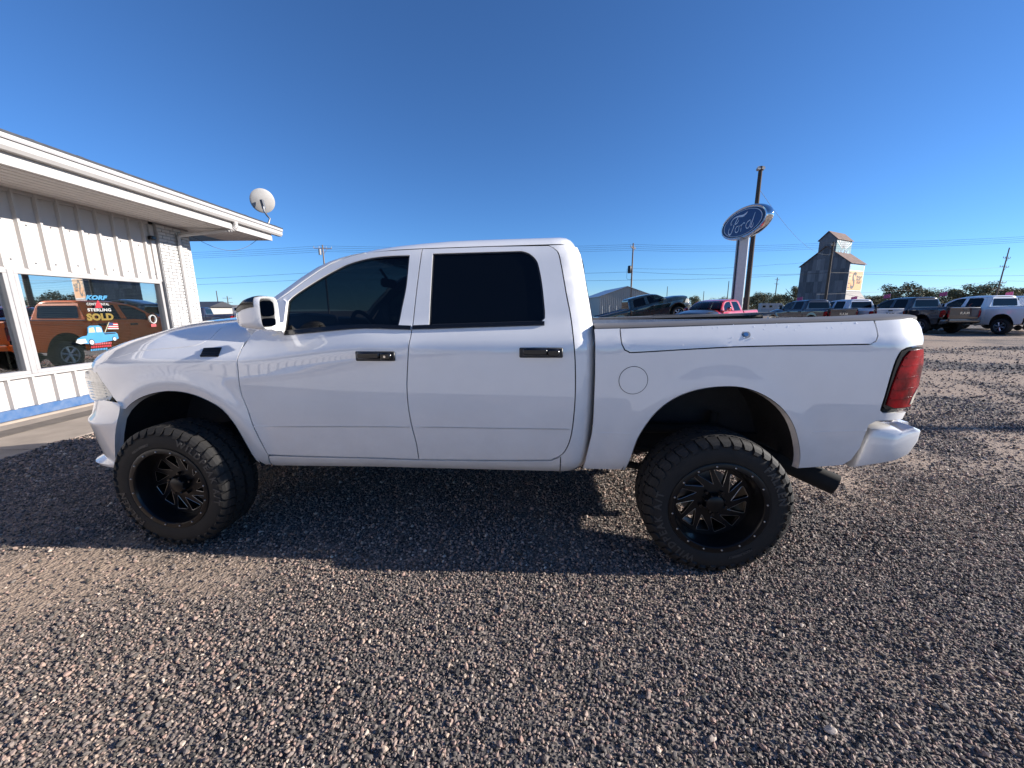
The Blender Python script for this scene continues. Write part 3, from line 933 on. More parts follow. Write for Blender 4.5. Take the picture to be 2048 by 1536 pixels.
    # rail caps on top of the box sides, wide as the side storage
    for sd, b in ((1, beds[0]), (-1, beds[1])):
        rows = []
        for X in (.735, .6, .2, -.2, -.6, -.84, -1.0, -1.12):
            t = spl([-1.1, -.84, -.17, .6, .74], [1.072, 1.059, 1.046, 1.028, 1.026], X) - .004
            p = S(X, t, 'bed')
            rows.append([(X, (p[1] - dy) * sd, p[2] + dzz) for dy, dzz in ((-.002, -.02), (.0, .004), (.012, .012), (.05, .018), (.16, .022), (.30, .02), (.31, .0))])
        cap = MB().loft(rows, False).make('rail_cap', M['railcap'], b, smooth=50)
    # bed box interior, tailgate
    box = MB()
    for sd in (1, -1):
        box.box((-.20, sd * .60, 1.34), (1.86, .03, .29))
    box.box((-.2, 0, 1.20), (1.9, 1.22, .03))
    box.box((.70, 0, 1.34), (.04, 1.7, .29))
    box.make('bed_box', M['bedgrey'], root)
    tg = MB()
    rows = []
    for z, x in ((.86, -1.165), (.9, -1.19), (1.1, -1.20), (1.3, -1.20), (1.42, -1.205), (1.47, -1.215), (1.50, -1.20), (1.505, -1.16)):
        rows.append([(x + .02 * abs(u) ** 3, u * .79, z) for u in (1, .9, .6, .3, 0, -.3, -.6, -.9, -1)])
    gate = MB().loft(rows, False).make('tailgate', W, root, smooth=35)
    MB().box((-1.2, 0, 1.39), (.03, .26, .09), b=.01).make('gate_handle', M['blackplastic'], gate)
    v, f = text_mesh('RAM', .17, .006, 0, .004, 1.25)
    mk('gate_lettering', [(-1.208 - z, -x * 1.25, y + 1.2) for x, y, z in v], f, M['chrome'], gate)
    if True:
        rp = [(x, .25 + .02 * math.sin(x * 9), 1.46 + .012 * math.sin(x * 23)) for x in np.linspace(.1, -1.05, 14)]
        roll = MB()
        rr = [(-.42 + .012 * math.sin(y * 31), y, 1.485 + .008 * math.sin(y * 17)) for y in np.linspace(-.62, -.40, 8)]
        roll.tube([(x, -.72 + .01 * math.sin(x * 13), 1.497) for x in np.linspace(-.05, -1.08, 16)], .035, 10)
        roll.make('rolled_cover', M['tarp'], root, smooth=60)
    # ---- rear bumper
    for_b = [(-.866, .612), (-.889, .707), (-.91, .807), (-.935, .866), (-.97, .876), (-1.07, .88), (-1.111, .858), (-1.177, .882), (-1.215, .865), (-1.21, .80), (-1.17, .71), (-1.1, .665), (-1.0, .64)]
    rb = MB()
    for sd in (1, -1):
        rings = []
        for y, k in ((.78, 1.0), (.88, 1.0), (.912, .985), (.928, .94), (.934, .86)):
            cx, cz = -1.03, .76
            rings.append([(cx + (x - cx) * k - .0 * y, y * sd, cz + (z - cz) * k) for x, z in for_b])
        rb.loft(rings, True, False, True)
    prof = [(-1.0, .715), (-1.14, .72), (-1.235, .74), (-1.26, .84), (-1.25, .875), (-1.1, .875), (-1.0, .86)]
    rows = [[(x - .02 * (1 - abs(u)), .79 * u, z) for x, z in prof] for u in (1, .6, .3, 0, -.3, -.6, -1)]
    rb.loft(rows, True, True, True)
    bump = rb.make('rear_bumper', W, root, smooth=40)
    MB().box((-1.1, 0, .884), (.26, 1.5, .012), b=.004).make('bumper_step_pad', M['blackplastic'], bump)
    # ---- front bumper, headlights, grille
    plan = crom([(3.9, 1.018), (4.0, 1.012), (4.12, .99), (4.24, .958), (4.33, .92), (4.40, .872), (4.46, .80), (4.505, .70), (4.54, .55), (4.565, .3), (4.57, 0)], .02)
    plan = plan + [(x, -y) for x, y in plan[-2::-1]]
    cum = [0]
    for a, b in zip(plan, plan[1:]): cum.append(cum[-1] + math.hypot(b[0] - a[0], b[1] - a[1]))
    lev = [(.485, -.03), (.492, .02), (.512, .03), (.53, .0), (.545, -.018), (.58, -.012), (.66, .0), (.74, .010), (.80, .020), (.828, .024), (.842, .018), (.87, -.004), (.92, -.018), (.965, -.03), (.99, -.034)]
    rows = []
    for z, o in lev:
        x0 = spl([.485, .564, .665, .778, .888, .961, .99], [4.14, 4.13, 4.105, 4.064, 4.006, 3.97, 3.985], z)
        s0 = float(np.interp(x0, [p[0] for p in plan[:len(plan) // 2]], cum[:len(plan) // 2])); s1 = cum[-1] - s0
        row = []
        for k in range(41):
            u = k / 40; u = u + .08 * math.sin(2 * math.pi * u) * -1
            s = s0 + (s1 - s0) * u
            j = min(max(bisect.bisect_right(cum, s) - 1, 0), len(plan) - 2)
            w = (s - cum[j]) / (cum[j + 1] - cum[j])
            px, py = plan[j][0] + (plan[j + 1][0] - plan[j][0]) * w, plan[j][1] + (plan[j + 1][1] - plan[j][1]) * w
            d = Vector((plan[j + 1][1] - plan[j][1], -(plan[j + 1][0] - plan[j][0]))).normalized()
            ed = min(1, min(k, 40 - k) / 6.0)
            row.append((px - d.x * o * ed, py - d.y * o * ed, z))
        rows.append(row)
    fb = MB().loft(rows, False)
    for sg in (0, -1):                      # return flange into the arch
        fb.loft([[r[sg] for r in rows], [(r[sg][0] + .0, r[sg][1] * .945, r[sg][2]) for r in rows]], False)
    fb.make('front_bumper', W, root, smooth=40)
    hl = [(4.19, .83), (4.14, .71), (4.07, .588), (4.14, .53), (4.28, .525), (4.40, .55), (4.42, .70), (4.36, .83), (4.26, .88)]
    hls = panel('headlight', hl, 'front', M['lens'], root, off=-.002, rim=.03, gap=.003, step=.03)
    for k in range(7):
        t = .56 + k * .022
        strip_on('reflector_rib', [(4.13 + .0 * k, t), (4.36, t)], .006, 'front', M['lens'], hls, off=.0, th=.004)
    gr = MB()
    for z in np.linspace(.98, 1.2, 6): gr.box((4.40, 0, z), (.06, 1.3, .02))
    for y in (-.3, 0, .3): gr.box((4.42, y, 1.09), (.05, .05, .26))
    gr.box((4.33, 0, 1.05), (.06, 1.6, .34))
    gr.make('grille', M['blackgloss'], root)
    # ---- door mirrors
    for sd in (1, -1):
        def ring(x, y0, y1, z0, z1, n=28, e=4.2):
            out = []
            for k in range(n):
                a = 2 * math.pi * k / n
                ca, sa = math.cos(a), math.sin(a)
                out.append((x, ((y0 + y1) / 2 + (y1 - y0) / 2 * math.copysign(abs(ca) ** (2 / e), ca)) * sd, (z0 + z1) / 2 + (z1 - z0) / 2 * math.copysign(abs(sa) ** (2 / e), sa)))
            return out
        rg = [ring(2.725, 1.045, 1.178, 1.507, 1.672), ring(2.708, 1.04, 1.184, 1.50, 1.679), ring(2.70, 1.033, 1.193, 1.493, 1.688), ring(2.715, 1.03, 1.197, 1.49, 1.690), ring(2.76, 1.032, 1.196, 1.491, 1.686),
              ring(2.82, 1.037, 1.187, 1.496, 1.668), ring(2.87, 1.05, 1.168, 1.506, 1.636), ring(2.9, 1.072, 1.14, 1.522, 1.60)]
        mr = MB().loft(rg, True, False, True).make('door_mirror', W, root, smooth=55)
        MB().loft([ring(2.722, 1.046, 1.177, 1.508, 1.671)], True, True).make('mirror_bezel', M['blackplastic'], mr)
        MB().loft([ring(2.714, 1.052, 1.171, 1.572, 1.664)], True, True).make('mirror_glass', M['mirror'], mr)
        MB().loft([ring(2.714, 1.052, 1.171, 1.513, 1.56)], True, True).make('spotter_glass', M['mirror'], mr)
        def arc(x, y0, y1, z0, z1, e=4.2):
            out = []
            for dg in np.linspace(8, 118, 16):
                ca, sa = math.cos(R(dg)), math.sin(R(dg))
                out.append((x, ((y0 + y1) / 2 + (y1 - y0) / 2 * math.copysign(abs(ca) ** (2 / e), ca)) * sd, (z0 + z1) / 2 + (z1 - z0) / 2 * math.copysign(abs(sa) ** (2 / e), sa)))
            return out
        ins = [arc(2.735, 1.028, 1.1995, 1.47, 1.693), arc(2.76, 1.03, 1.1985, 1.47, 1.690), arc(2.79, 1.032, 1.195, 1.47, 1.682), arc(2.82, 1.035, 1.1895, 1.47, 1.672), arc(2.85, 1.043, 1.177, 1.475, 1.653), arc(2.87, 1.048, 1.171, 1.48, 1.640)]
        MB().loft(ins, False).make('signal_insert', M['blackgloss'], mr, smooth=60)
        arm = MB().loft([[(2.76, .935 * sd, 1.475), (2.85, .93 * sd, 1.47), (2.86, .915 * sd, 1.52), (2.77, .905 * sd, 1.53)],
                         [(2.76, 1.0 * sd, 1.478), (2.84, 1.0 * sd, 1.475), (2.85, .99 * sd, 1.52), (2.77, .99 * sd, 1.525)],
                         [(2.75, 1.06 * sd, 1.492), (2.84, 1.06 * sd, 1.495), (2.84, 1.06 * sd, 1.53), (2.75, 1.06 * sd, 1.53)]], True, True, True)
        arm.make('mirror_arm', W, mr, smooth=40)
        sail = [(2.86, 1.085), (2.785, 1.10), (2.768, 1.245), (2.80, 1.262), (2.875, 1.215)]
        panel('mirror_sail', sail, 'cab', W, mr, off=.010, rim=.02, gap=0, sides=(sd,)) if sd > 0 else panel('mirror_sail', sail, 'cab', W, [None, mr], off=.010, rim=.02, gap=0, sides=(sd,))
    # ---- dark inner shell behind the gaps, wheel liners
    sh = [(2.99, .07), (.76, .07), (.76, 1.02), (1.0, 1.02), (2.95, 1.03), (3.04, .9)]
    panel('inner_shell', sh, 'cab', M['under'], root, off=-.045, rim=0, gap=0, step=.12, seg=.1)
    sh2 = [(.70, .12), (.70, .98), (-1.1, .98), (-1.1, .5), (-.85, .45), (-.8, .2), (-.56, .2)] + [(x * 1.06, t + .04) for x, t in BARCH[::-1]] + [(.55, .12)]
    panel('inner_shell', sh2, 'bed', M['under'], root, off=-.045, rim=0, gap=0, step=.12, seg=.1)
    for sd in (1, -1):
        for arch, mode, xc in ((BARCH, 'bed', 0), (FARCH, 'front', 3.569)):
            P3 = [Vector(S(x, t, mode)) for x, t in crom(arch, .05)]
            if mode == 'front': P3 += [Vector((4.03, .99, .86)), Vector((4.085, .985, .74)), Vector((4.13, .98, .6)), Vector((4.14, .97, .5))]
            lip = MB()
            lip.loft([[(p.x, (p.y + .001) * sd, p.z) for p in P3], [(p.x + (p.x - xc) * -.015, (p.y - .045) * sd, p.z - .004) for p in P3]], False)
            lip.make('arch_lip', W, root, smooth=60)
            rows = [[(xc + (p.x - xc) * k, y * sd, .5 + (p.z - .5) * k if p.z > .5 else p.z) for p in P3] for y, k in ((.945, 1.04), (.80, 1.07), (.55, 1.07), (.42, 1.02))]
            ln = MB().loft(rows, False)
            last = rows[-1]
            ln.add(last + [(xc, .42 * sd, .55)], [(i, i + 1, len(last)) for i in range(len(last) - 1)])
            ln.make('wheel_liner', M['liner'], root, smooth=60)
    # ---- underbody
    u = MB()
    for sd in (1, -1):
        u.box((1.6, .40 * sd, .60), (5.2, .09, .15), b=.01)
    for x in (-.9, .7, 1.5, 2.4, 4.2): u.box((x, 0, .6), (.08, .8, .1))
    u.box((2.2, 0, .66), (2.9, 1.7, .10)); u.box((1.6, .0, .56), (.9, .5, .2), b=.03)
    u.box((2.9, 0, .5), (.7, .5, .3), b=.05)
    u.make('chassis_frame', M['under'], root)
    for x in (0.0, 3.569):
        a = MB().tube([(x, -.8, .42), (x, .8, .42)], .05, 12)
        a.lathe = None
        a.tube([(x - .13, .0, .42), (x - .07, 0, .42), (x, 0, .42), (x + .07, 0, .42), (x + .13, 0, .42)], [.04, .12, .15, .12, .05], 14)
        a.make('axle', M['under'], root, smooth=50)
    lk = MB()
    for sd in (1, -1):
        lk.tube([(.0, .5 * sd, .36), (.75, .5 * sd, .48)], .028, 8)
        lk.tube([(.0, .45 * sd, .5), (.7, .42 * sd, .58)], .025, 8)
        lk.tube([(-.1, .55 * sd, .38), (-.2, .5 * sd, .85)], .032, 10)
        lk.tube([(3.5, .5 * sd, .38), (2.75, .45 * sd, .5)], .03, 8)
        lk.tube([(3.5, .55 * sd, .4), (3.45, .5 * sd, .95)], .04, 10)
        lk.box((.80, .50 * sd, .52), (.16, .08, .12), b=.015)
    lk.tube([(.1, 0, .42), (2.4, 0, .55)], .045, 10)
    lk.make('suspension_links', M['under'], root, smooth=50)
    ex = MB().tube([(1.5, .3, .5), (.7, .32, .53), (.3, .5, .72), (-.2, .55, .74), (-.45, .62, .62), (-.6, .70, .56)], .04, 12)
    for y_ in (.795,):
        tip = [(-.56, .66, .565), (-.70, .735, .512), (-.86, .82, .452)]
        ex.tube(tip, [.066, .067, .068], 22, cap=False)
        ex.tube([tip[2], tip[1]], [.062, .06], 22, cap=False)
        ex.tube([tip[2], (-.862, .821, .4515)], [.068, .062], 22, cap=False)
    ex.make('exhaust_pipe', M['under'], root, smooth=50)
    # ---- interior
    it = MB()
    it.box((2.75, 0, 1.28), (.45, 1.5, .34), b=.06); it.box((1.9, 0, .92), (2.2, 1.6, .06))
    it.box((1.5, 0, 1.97), (1.2, 1.2, .03))
    it.make('dashboard', M['interior'], root, smooth=40)
    for y in (.42, -.42):
        s_ = MB().box((1.95, y, 1.12), (.52, .52, .16), b=.05)
        s_.box((1.62, y, 1.42), (.16, .50, .62), Matrix.Rotation(-.2, 3, 'Y'), b=.06)
        s_.box((1.53, y, 1.83), (.10, .28, .18), b=.04)
        s_.make('seat', M['seatcloth'], root, smooth=50)
    rs = MB().box((1.0, 0, 1.38), (.14, 1.4, .7), b=.05); rs.box((1.25, 0, 1.1), (.5, 1.4, .16), b=.05)
    rs.make('rear_seat', M['seatcloth'], root, smooth=50)
    st = [(2.42 + .07 * math.sin(a), .42 + .19 * math.cos(a), 1.42 + .17 * math.sin(a)) for a in np.linspace(0, 2 * math.pi, 28)[:-1]]
    sw = MB().tube(st, .016, 8, closed=True)
    sw.tube([(2.62, .42, 1.32), (2.43, .42, 1.42)], .04, 10); sw.tube([(2.42, .25, 1.42), (2.42, .59, 1.42)], .018, 6)
    sw.make('steering_wheel', M['interior'], root, smooth=50)
    rv = MB().box((2.40, 0, 1.83), (.05, .27, .075), b=.02); rv.tube([(2.41, 0, 1.86), (2.47, 0, 1.95)], .012, 6)
    rv.make('rear_view_mirror', M['interior'], root, smooth=50)
    return root

# ------------------------------------------------------------------ big off-road wheel; local axis y points out of the truck, image-angle a runs anticlockwise seen from outside
def PI(r, a, y): return (-r * math.cos(a), y, r * math.sin(a))

def lathe(profile, n=72):
    mb = MB()
    mb.loft([[PI(r, 2 * math.pi * k / n, y) for k in range(n)] for r, y in profile], True)
    return mb

def build_wheel():
    w = empty('wheel')
    TW = .31
    prof = [(.272, -.022), (.288, -.008), (.305, -.003), (.335, .0), (.362, -.001), (.382, -.006), (.396, -.014), (.409, -.026), (.417, -.05),
            (.420, -.155), (.417, -.26), (.404, -.29), (.385, -.304), (.34, -.31), (.29, -.30), (.272, -.288)]
    ty = lathe(prof, 96).make('tyre', M['rubber'], w, smooth=50)
    # tread
    tr = MB()
    r = random.Random(3)
    def crown(y): return .436 - .012 * abs((y + .155) / .145) ** 3
    def block(pts, depth=.022):
        top, bot = [], []
        for a, y in pts:
            rr = crown(y)
            top.append(PI(rr, a, y)); bot.append(PI(rr - depth, a, y))
        n = len(pts)
        cx = tuple(sum(q[i] for q in top) / n for i in range(3))
        tr.add(top + bot, [tuple(range(n))] + [(i, (i + 1) % n, n + (i + 1) % n, n + i) for i in range(n)])
    NP = 42
    da = 2 * math.pi / NP
    rowsY = [(-.0635, -.108), (-.108, -.155), (-.155, -.202), (-.202, -.2465)]
    for ri, (ya, yb) in enumerate(rowsY):
        for k in range(NP):
            a0 = (k + (.5 if ri % 2 else 0)) * da + r.uniform(-.008, .008)
            g = .0042
            ga = .0055
            z = .013 * (1 if ri % 2 else -1)
            pts = [(a0 + ga + .01, ya - g), (a0 + da * .5, ya - g + z * .9), (a0 + da - ga, ya - g - .002),
                   (a0 + da - ga + .018, (ya + yb) / 2), (a0 + da - ga - .006, yb + g), (a0 + da * .5, yb + g + z * .9), (a0 + ga, yb + g + .002), (a0 + ga + .018, (ya + yb) / 2)]
            block(pts)
    for side in (0, 1):
        for k in range(NP):
            a0 = k * da + (.3 * da if side else 0)
            long = k % 2 == 0
            a1 = a0 + da * .86
            if side == 0:
                ys = [-.0635, -.030, -.012, -.004, .001]
                rs = [crown(-.0635), .4295, .417, .400, .381 if long else .392]
            else:
                ys = [-.2465, -.28, -.298, -.306, -.311]
                rs = [crown(-.252), .4285, .417, .400, .381 if long else .392]
            rings = []
            for j, (yy, rr) in enumerate(zip(ys, rs)):
                pinch = .0 if j < 3 else .10 * da * (j - 2)
                sk = .012 * math.sin(j * 1.7)
                o = 1 if side == 0 else -1
                A0, A1 = a0 + pinch + sk, a1 - pinch + sk
                if j >= 3: out = (rr, yy + .004 * o)
                else: out = (rr, yy)
                base = (rr - .018, yy - (.016 * o if j >= 2 else 0))
                rings.append([PI(out[0], A0, out[1]), PI(out[0], A1, out[1]), PI(base[0], A1, base[1]), PI(base[0], A0, base[1])])
            tr.loft(rings, True, True, True)
    tag(tr.make('tread', M['rubber'], w), kind='stuff')
    # raised sidewall lettering
    def arc_text(txt, amid, rad, size, spacing=1.08, inward=False):
        v, f = text_mesh(txt, size, .0022, .0, .0018, spacing)
        vv = []
        for x, y, z in v:
            if not inward: vv.append(PI(rad + y, amid - x / rad, .0005 + z - .25 * max(0, rad + y - .362) ** 1.2))
            else: vv.append(PI(rad - y, amid + x / rad, .0005 + z))
        return vv, f
    for args in (('WILDPEAK A/T', R(27), .352, .060, 1.38), ('FALKEN', R(207), .350, .062, 1.25), ('35X12.50R20LT', R(117), .325, .018, 1.2)):
        v_, f_ = arc_text(*args)
        tag(mk('sidewall_lettering', v_, f_, M['rubber2'], w), kind='stuff')
    # rim: lip, deep barrel
    rim = lathe([(.276, -.030), (.291, -.012), (.289, -.003), (.283, .000), (.257, -.001), (.252, -.006), (.250, -.02), (.240, -.05), (.234, -.10), (.232, -.135), (.228, -.28), (.25, -.29)], 80)
    rim.make('rim', M['rimblack'], w, smooth=40)
    # face plate with twelve swept openings
    def win(k):
        a = 2 * math.pi * k / 12
        c = lambda rr, t: np.array((rr * math.cos(a + t), rr * math.sin(a + t)))
        T0, A0, B0 = c(.108, .0), c(.217, .15), c(.205, .56)
        q = []
        for P0, Pa, Pb, k0 in ((T0, B0, A0, .05), (A0, T0, B0, .12), (B0, A0, T0, .18)):
            a1, b1 = P0 + (Pa - P0) * k0, P0 + (Pb - P0) * k0
            q += [tuple(a1), tuple(a1 * .25 + P0 * .5 + b1 * .25), tuple(b1)]
        return q
    wins = [win(k) for k in range(12)]
    outer = [(.234 * math.cos(t), .234 * math.sin(t)) for t in np.linspace(0, 2 * math.pi, 73)[:-1]]
    V2, T, loops = patch2d(outer, wins, .06)
    def yf(x, z):
        rr = math.hypot(x, z)
        return -.112 + .018 * (1 - min(1, rr / .2)) ** 1.2
    v = [(-x, yf(x, z), z) for x, z in V2]
    n0 = len(v)
    v += [(-x, yf(x, z) - .026, z) for x, z in V2]
    f = list(T) + [tuple(n0 + i for i in reversed(t)) for t in T]
    for lp in loops:
        lp = [i for i in lp if i is not None]
        f += [(lp[i], lp[(i + 1) % len(lp)], n0 + lp[(i + 1) % len(lp)], n0 + lp[i]) for i in range(len(lp))]
    mk('spokes', v, f, M['rimblack'], w, smooth=30)
    for wn_ in wins:
        pth = dense(list(wn_), .02); pth.append(pth[0])
        n = len(pth)
        path = pth
        MB().tube([(-x, yf(x, z) + .0004, z) for x, z in path], .0013, 5).make('milled_edge', M['milled'], w, smooth=60)
    hub = lathe([(.0001, -.052), (.044, -.053), (.052, -.058), (.056, -.07), (.058, -.11)], 24)
    for k in range(8):
        a = 2 * math.pi * (k + .5) / 8
        hub.box(PI(.056, a, -.082), (.018, .05, .012), Matrix.Rotation(a, 3, 'Y'), b=.004)
    hub.make('centre_cap', M['rimblack'], w, smooth=35)
    for k in range(5):
        a = 2 * math.pi * k / 5 + .3
        p = PI(.078, a, -.1)
        MB().tube([p, (p[0], -.078, p[2])], .011, 6).make('lug_nut', M['blackgloss'], w)
    b0 = MB().tube([(0, -.003, 0), (0, .003, 0)], .0055, 10)
    b0.tube([(0, .003, 0), (0, .006, 0)], [.0055, .003], 10)
    bm_ = mesh_of('bolt', b0.v, b0.f, M['milled'])
    for k in range(16):
        o = bpy.data.objects.new('bolt', bm_)
        o.location = PI(.269, 2 * math.pi * (k + .35) / 16, .001)
        link(o, w)
    br = lathe([(.06, -.19), (.165, -.19), (.165, -.215), (.06, -.215)], 40)
    br.make('brake_disc', M['steel'], w, smooth=30)
    return w

def build_stock_wheel():
    w = empty('wheel')
    lathe([(.25, -.03), (.27, -.008), (.31, .0), (.35, -.003), (.385, -.018), (.402, -.045), (.404, -.14), (.402, -.22), (.38, -.255), (.25, -.26)], 40).make('tyre', M['rubber'], w, smooth=40)
    rm = lathe([(.255, -.02), (.25, -.006), (.235, -.006), (.225, -.03), (.22, -.10)], 32)
    for k in range(6):
        a = 2 * math.pi * k / 6
        for s_ in (-.1, .1):
            rm.tube([PI(.05, a, -.03), PI(.235, a + s_, -.022)], [.03, .02], 6)
    rm.tube([(0, -.06, 0), (0, -.02, 0)], .055, 16)
    rm.make('rim', M['alloy'], w, smooth=40)
    lathe([(.0001, -.10), (.225, -.10)], 24).make('rim_back', M['under'], w)
    return w

# ------------------------------------------------------------------ the white lifted pickup
TYAW = R(180 - 5.35)
truck = empty('pickup_truck', (1.3267, 3.2368, 0), TYAW)
tag(truck, 'white lifted crew-cab pickup on black off-road wheels, parked across the gravel', 'pickup')
build_pickup(truck)
wheel = build_wheel()
wheel.parent = truck
for i, (x, y, a) in enumerate(((0, 1.15, 0), (3.569, 1.15, 0), (0, -1.15, math.pi), (3.569, -1.15, math.pi))):
    wv = wheel if i == 0 else copy_tree(wheel, truck)
    wv.location = (x, y, .424)
    wv.rotation_euler = (0, R(180) if i == 0 else (R(35) if i == 2 else (R(-60) if i == 3 else 0)), a)

# ------------------------------------------------------------------ dealership building on the left (wall face x = -7.7)
WX = -7.7
M['siding'] = pbr('white_painted_siding', (.455, .435, .42), .6, var=.05, vscale=6, bump=.15, bscale=120, dirt=(.5, .45, .42))
M['trim'] = pbr('white_trim', (.45, .43, .415), .5, var=.05)
M['frame'] = pbr('window_frame_alloy', (.38, .365, .36), .4, var=.08)
M['soffit'] = pbr('soffit_white', (.66, .62, .59), .7, var=.05)
M['brick'] = pbr('white_painted_brick', (.48, .475, .465), .7, var=.07, vscale=20, bump=.4, bscale=60, dirt=(.6, .57, .55))
M['mortar'] = pbr('painted_mortar', (.34, .335, .335), .85, var=.1, bump=.3)
M['blueboard'] = pbr('blue_base_board', (.022, .085, .215), .5, var=.15, dirt=(.2, .25, .35))
M['roofdark'] = pbr('dark_metal_roof', (.05, .05, .055), .5, var=.2)
M['blind'] = pbr('blind_slat', (.72, .72, .70), .5, var=.05)
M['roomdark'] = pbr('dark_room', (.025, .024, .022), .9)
M['paneglass'] = glass('shop_window_glass', (.82, .87, .86), .4, .58)
bld = empty('dealership_building', (WX, 0, 0))
tag(bld, 'white single-storey building with ribbed siding, deep eaves and wide shop windows', 'building')
def bx(name, x0, x1, y0, y1, z0, z1, mat, parent=bld, b=0, smooth=None):
    """box given in world metres"""
    mb = MB().box(((x0 + x1) / 2 - WX, (y0 + y1) / 2, (z0 + z1) / 2), (x1 - x0, y1 - y0, z1 - z0), b=b)
    return mb.make(name, mat, parent, smooth)
Y0, Y1 = -13.0, 9.65
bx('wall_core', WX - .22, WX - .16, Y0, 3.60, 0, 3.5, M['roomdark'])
bx('wall_core', WX - .2, WX - .06, 3.58, 8.76, 2.28, 3.5, M['soffit'])
bx('wall_core', WX - .2, WX - .06, 3.58, 8.76, -.05, .63, M['soffit'])
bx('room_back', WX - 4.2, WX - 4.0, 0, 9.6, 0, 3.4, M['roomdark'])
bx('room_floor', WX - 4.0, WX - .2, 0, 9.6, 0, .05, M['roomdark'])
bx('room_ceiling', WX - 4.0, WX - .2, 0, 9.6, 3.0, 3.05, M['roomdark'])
bx('end_wall', WX - 8.0, WX - .1, 9.45, 9.6, 0, 3.6, M['brick'])
# siding boards, one foot wide, each with its raised rib
def board_mesh():
    mb = MB().box((.012 - .03, 0, .5), (.024, .3035, 1.0))
    rib = [(-.006, -.152, 0), (.050, -.145, 0), (.050, -.112, 0), (-.006, -.10, 0)]
    mb.prism(rib, (0, 0, 1.0))
    return mesh_of('siding_board', mb.v, mb.f, M['siding'])
bmesh_ = board_mesh()
ys = [8.53 + .152 - .305 * k for k in range(0, 72)]
for y in ys:
    if y > 3.5:
        spans = ((2.30, 3.495), (.155, .615))
    else:
        spans = ((.155, 3.495),)
    for z0, z1 in spans:
        o = bpy.data.objects.new('siding_board', bmesh_)
        o.location = (0, y - .04, z0); o.scale = (1, 1, z1 - z0)
        link(o, bld)
sc_ = MB().tube([(0, 0, 0), (.006, 0, 0)], [.014, .008], 8)
sc_me = mesh_of('screw_head', sc_.v, sc_.f, M['steel'])
rsc = random.Random(9)
for y in ys[:18]:
    for dy, z in ((rsc.uniform(-.02, .06), 2.42 + rsc.uniform(-.02, .02)), (rsc.uniform(-.02, .06), 3.0 + rsc.uniform(-.03, .03))):
        o = bpy.data.objects.new('screw_head', sc_me); o.location = (.0, y - .04 + dy, z); link(o, bld)
bx('corner_trim', WX - .05, WX + .03, 8.66, 8.76, 2.30, 3.495, M['trim'])
bx('head_trim', WX - .05, WX + .035, 3.5, 8.76, 2.268, 2.302, M['trim'])
bx('frieze', WX - .05, WX + .03, Y0, 8.76, 3.44, 3.496, M['trim'])
bx('sill', WX - .05, WX + .06, 3.5, 8.76, .612, .655, M['trim'], b=.008)
bx('base_board', WX - .05, WX + .045, Y0, 8.76, .0, .153, M['blueboard'], b=.006)
bx('footing', WX - .1, WX + .10, Y0, 9.7, -.12, -.002, M['concrete'], b=.01)
# windows: frame members, glass, blind
def window(y0, y1, blind):
    f = MB()
    xc = .0
    for (a, b_, c, d) in ((y0, y1, 2.215, 2.268), (y0, y1, .655, .715), (y0, y0 + .055, .715, 2.215), (y1 - .055, y1, .715, 2.215)):
        f.box((xc - .01, (a + b_) / 2, (c + d) / 2), (.09, b_ - a, d - c), b=.005)
    w = f.make('window', M['frame'], bld, smooth=30)
    MB().box((-.035, (y0 + y1) / 2, 1.465), (.006, y1 - y0 - .1, 1.5)).make('pane', M['paneglass'], w)
    if blind:
        s_ = MB()
        n = 50
        for k in range(n):
            z = .74 + 1.46 * k / n
            s_.box((-.12, (y0 + y1) / 2 + .01, z), (.026, y1 - y0 - .16, .0012), Matrix.Rotation(R(34) + .05 * math.sin(k * 2.1), 3, 'Y'))
        for y in (y0 + .35, (y0 + y1) / 2, y1 - .35):
            s_.tube([(-.12, y, .73), (-.12, y, 2.21)], .0015, 4)
        s_.box((-.12, (y0 + y1) / 2, 2.205), (.04, y1 - y0 - .14, .03))
        tag(s_.make('blind', M['blind'], w), kind='stuff')
    return w
w_main = window(6.165, 8.74, True)
w_left = window(3.60, 6.085, False)
bx('mullion', WX - .06, WX + .04, 6.087, 6.163, .655, 2.268, M['frame'], b=.006)
bx('mullion', WX - .06, WX + .04, 3.52, 3.598, .655, 2.268, M['frame'], b=.006)
# painted brick pier in two halves with the downpipe between
bx('pier_core', WX - .1, WX + .075, 8.775, 9.64, -.1, 3.495, M['mortar'])
bk = MB().box((0, 0, 0), (.03, .195, .058), b=.004)
bk_me = mesh_of('brick', bk.v, bk.f, M['brick'])
bk2 = MB().box((0, 0, 0), (.03, .094, .058), b=.004)
bk2_me = mesh_of('brick', bk2.v, bk2.f, M['brick'])
rb_ = random.Random(8)
for row in range(51):
    z = -.05 + row * .0695
    if z > 3.47: break
    y = 8.78
    seq = ([.195] * 4 if row % 2 == 0 else [.094, .195, .195, .195, .094])
    for L in seq:
        o = bpy.data.objects.new('brick', bk_me if L > .15 else bk2_me)
        o.location = (.082 + rb_.uniform(-.003, .003), y + L / 2 + .006, z); o.rotation_euler = (0, 0, rb_.uniform(-.01, .01))
        link(o, bld); y += L + .0135
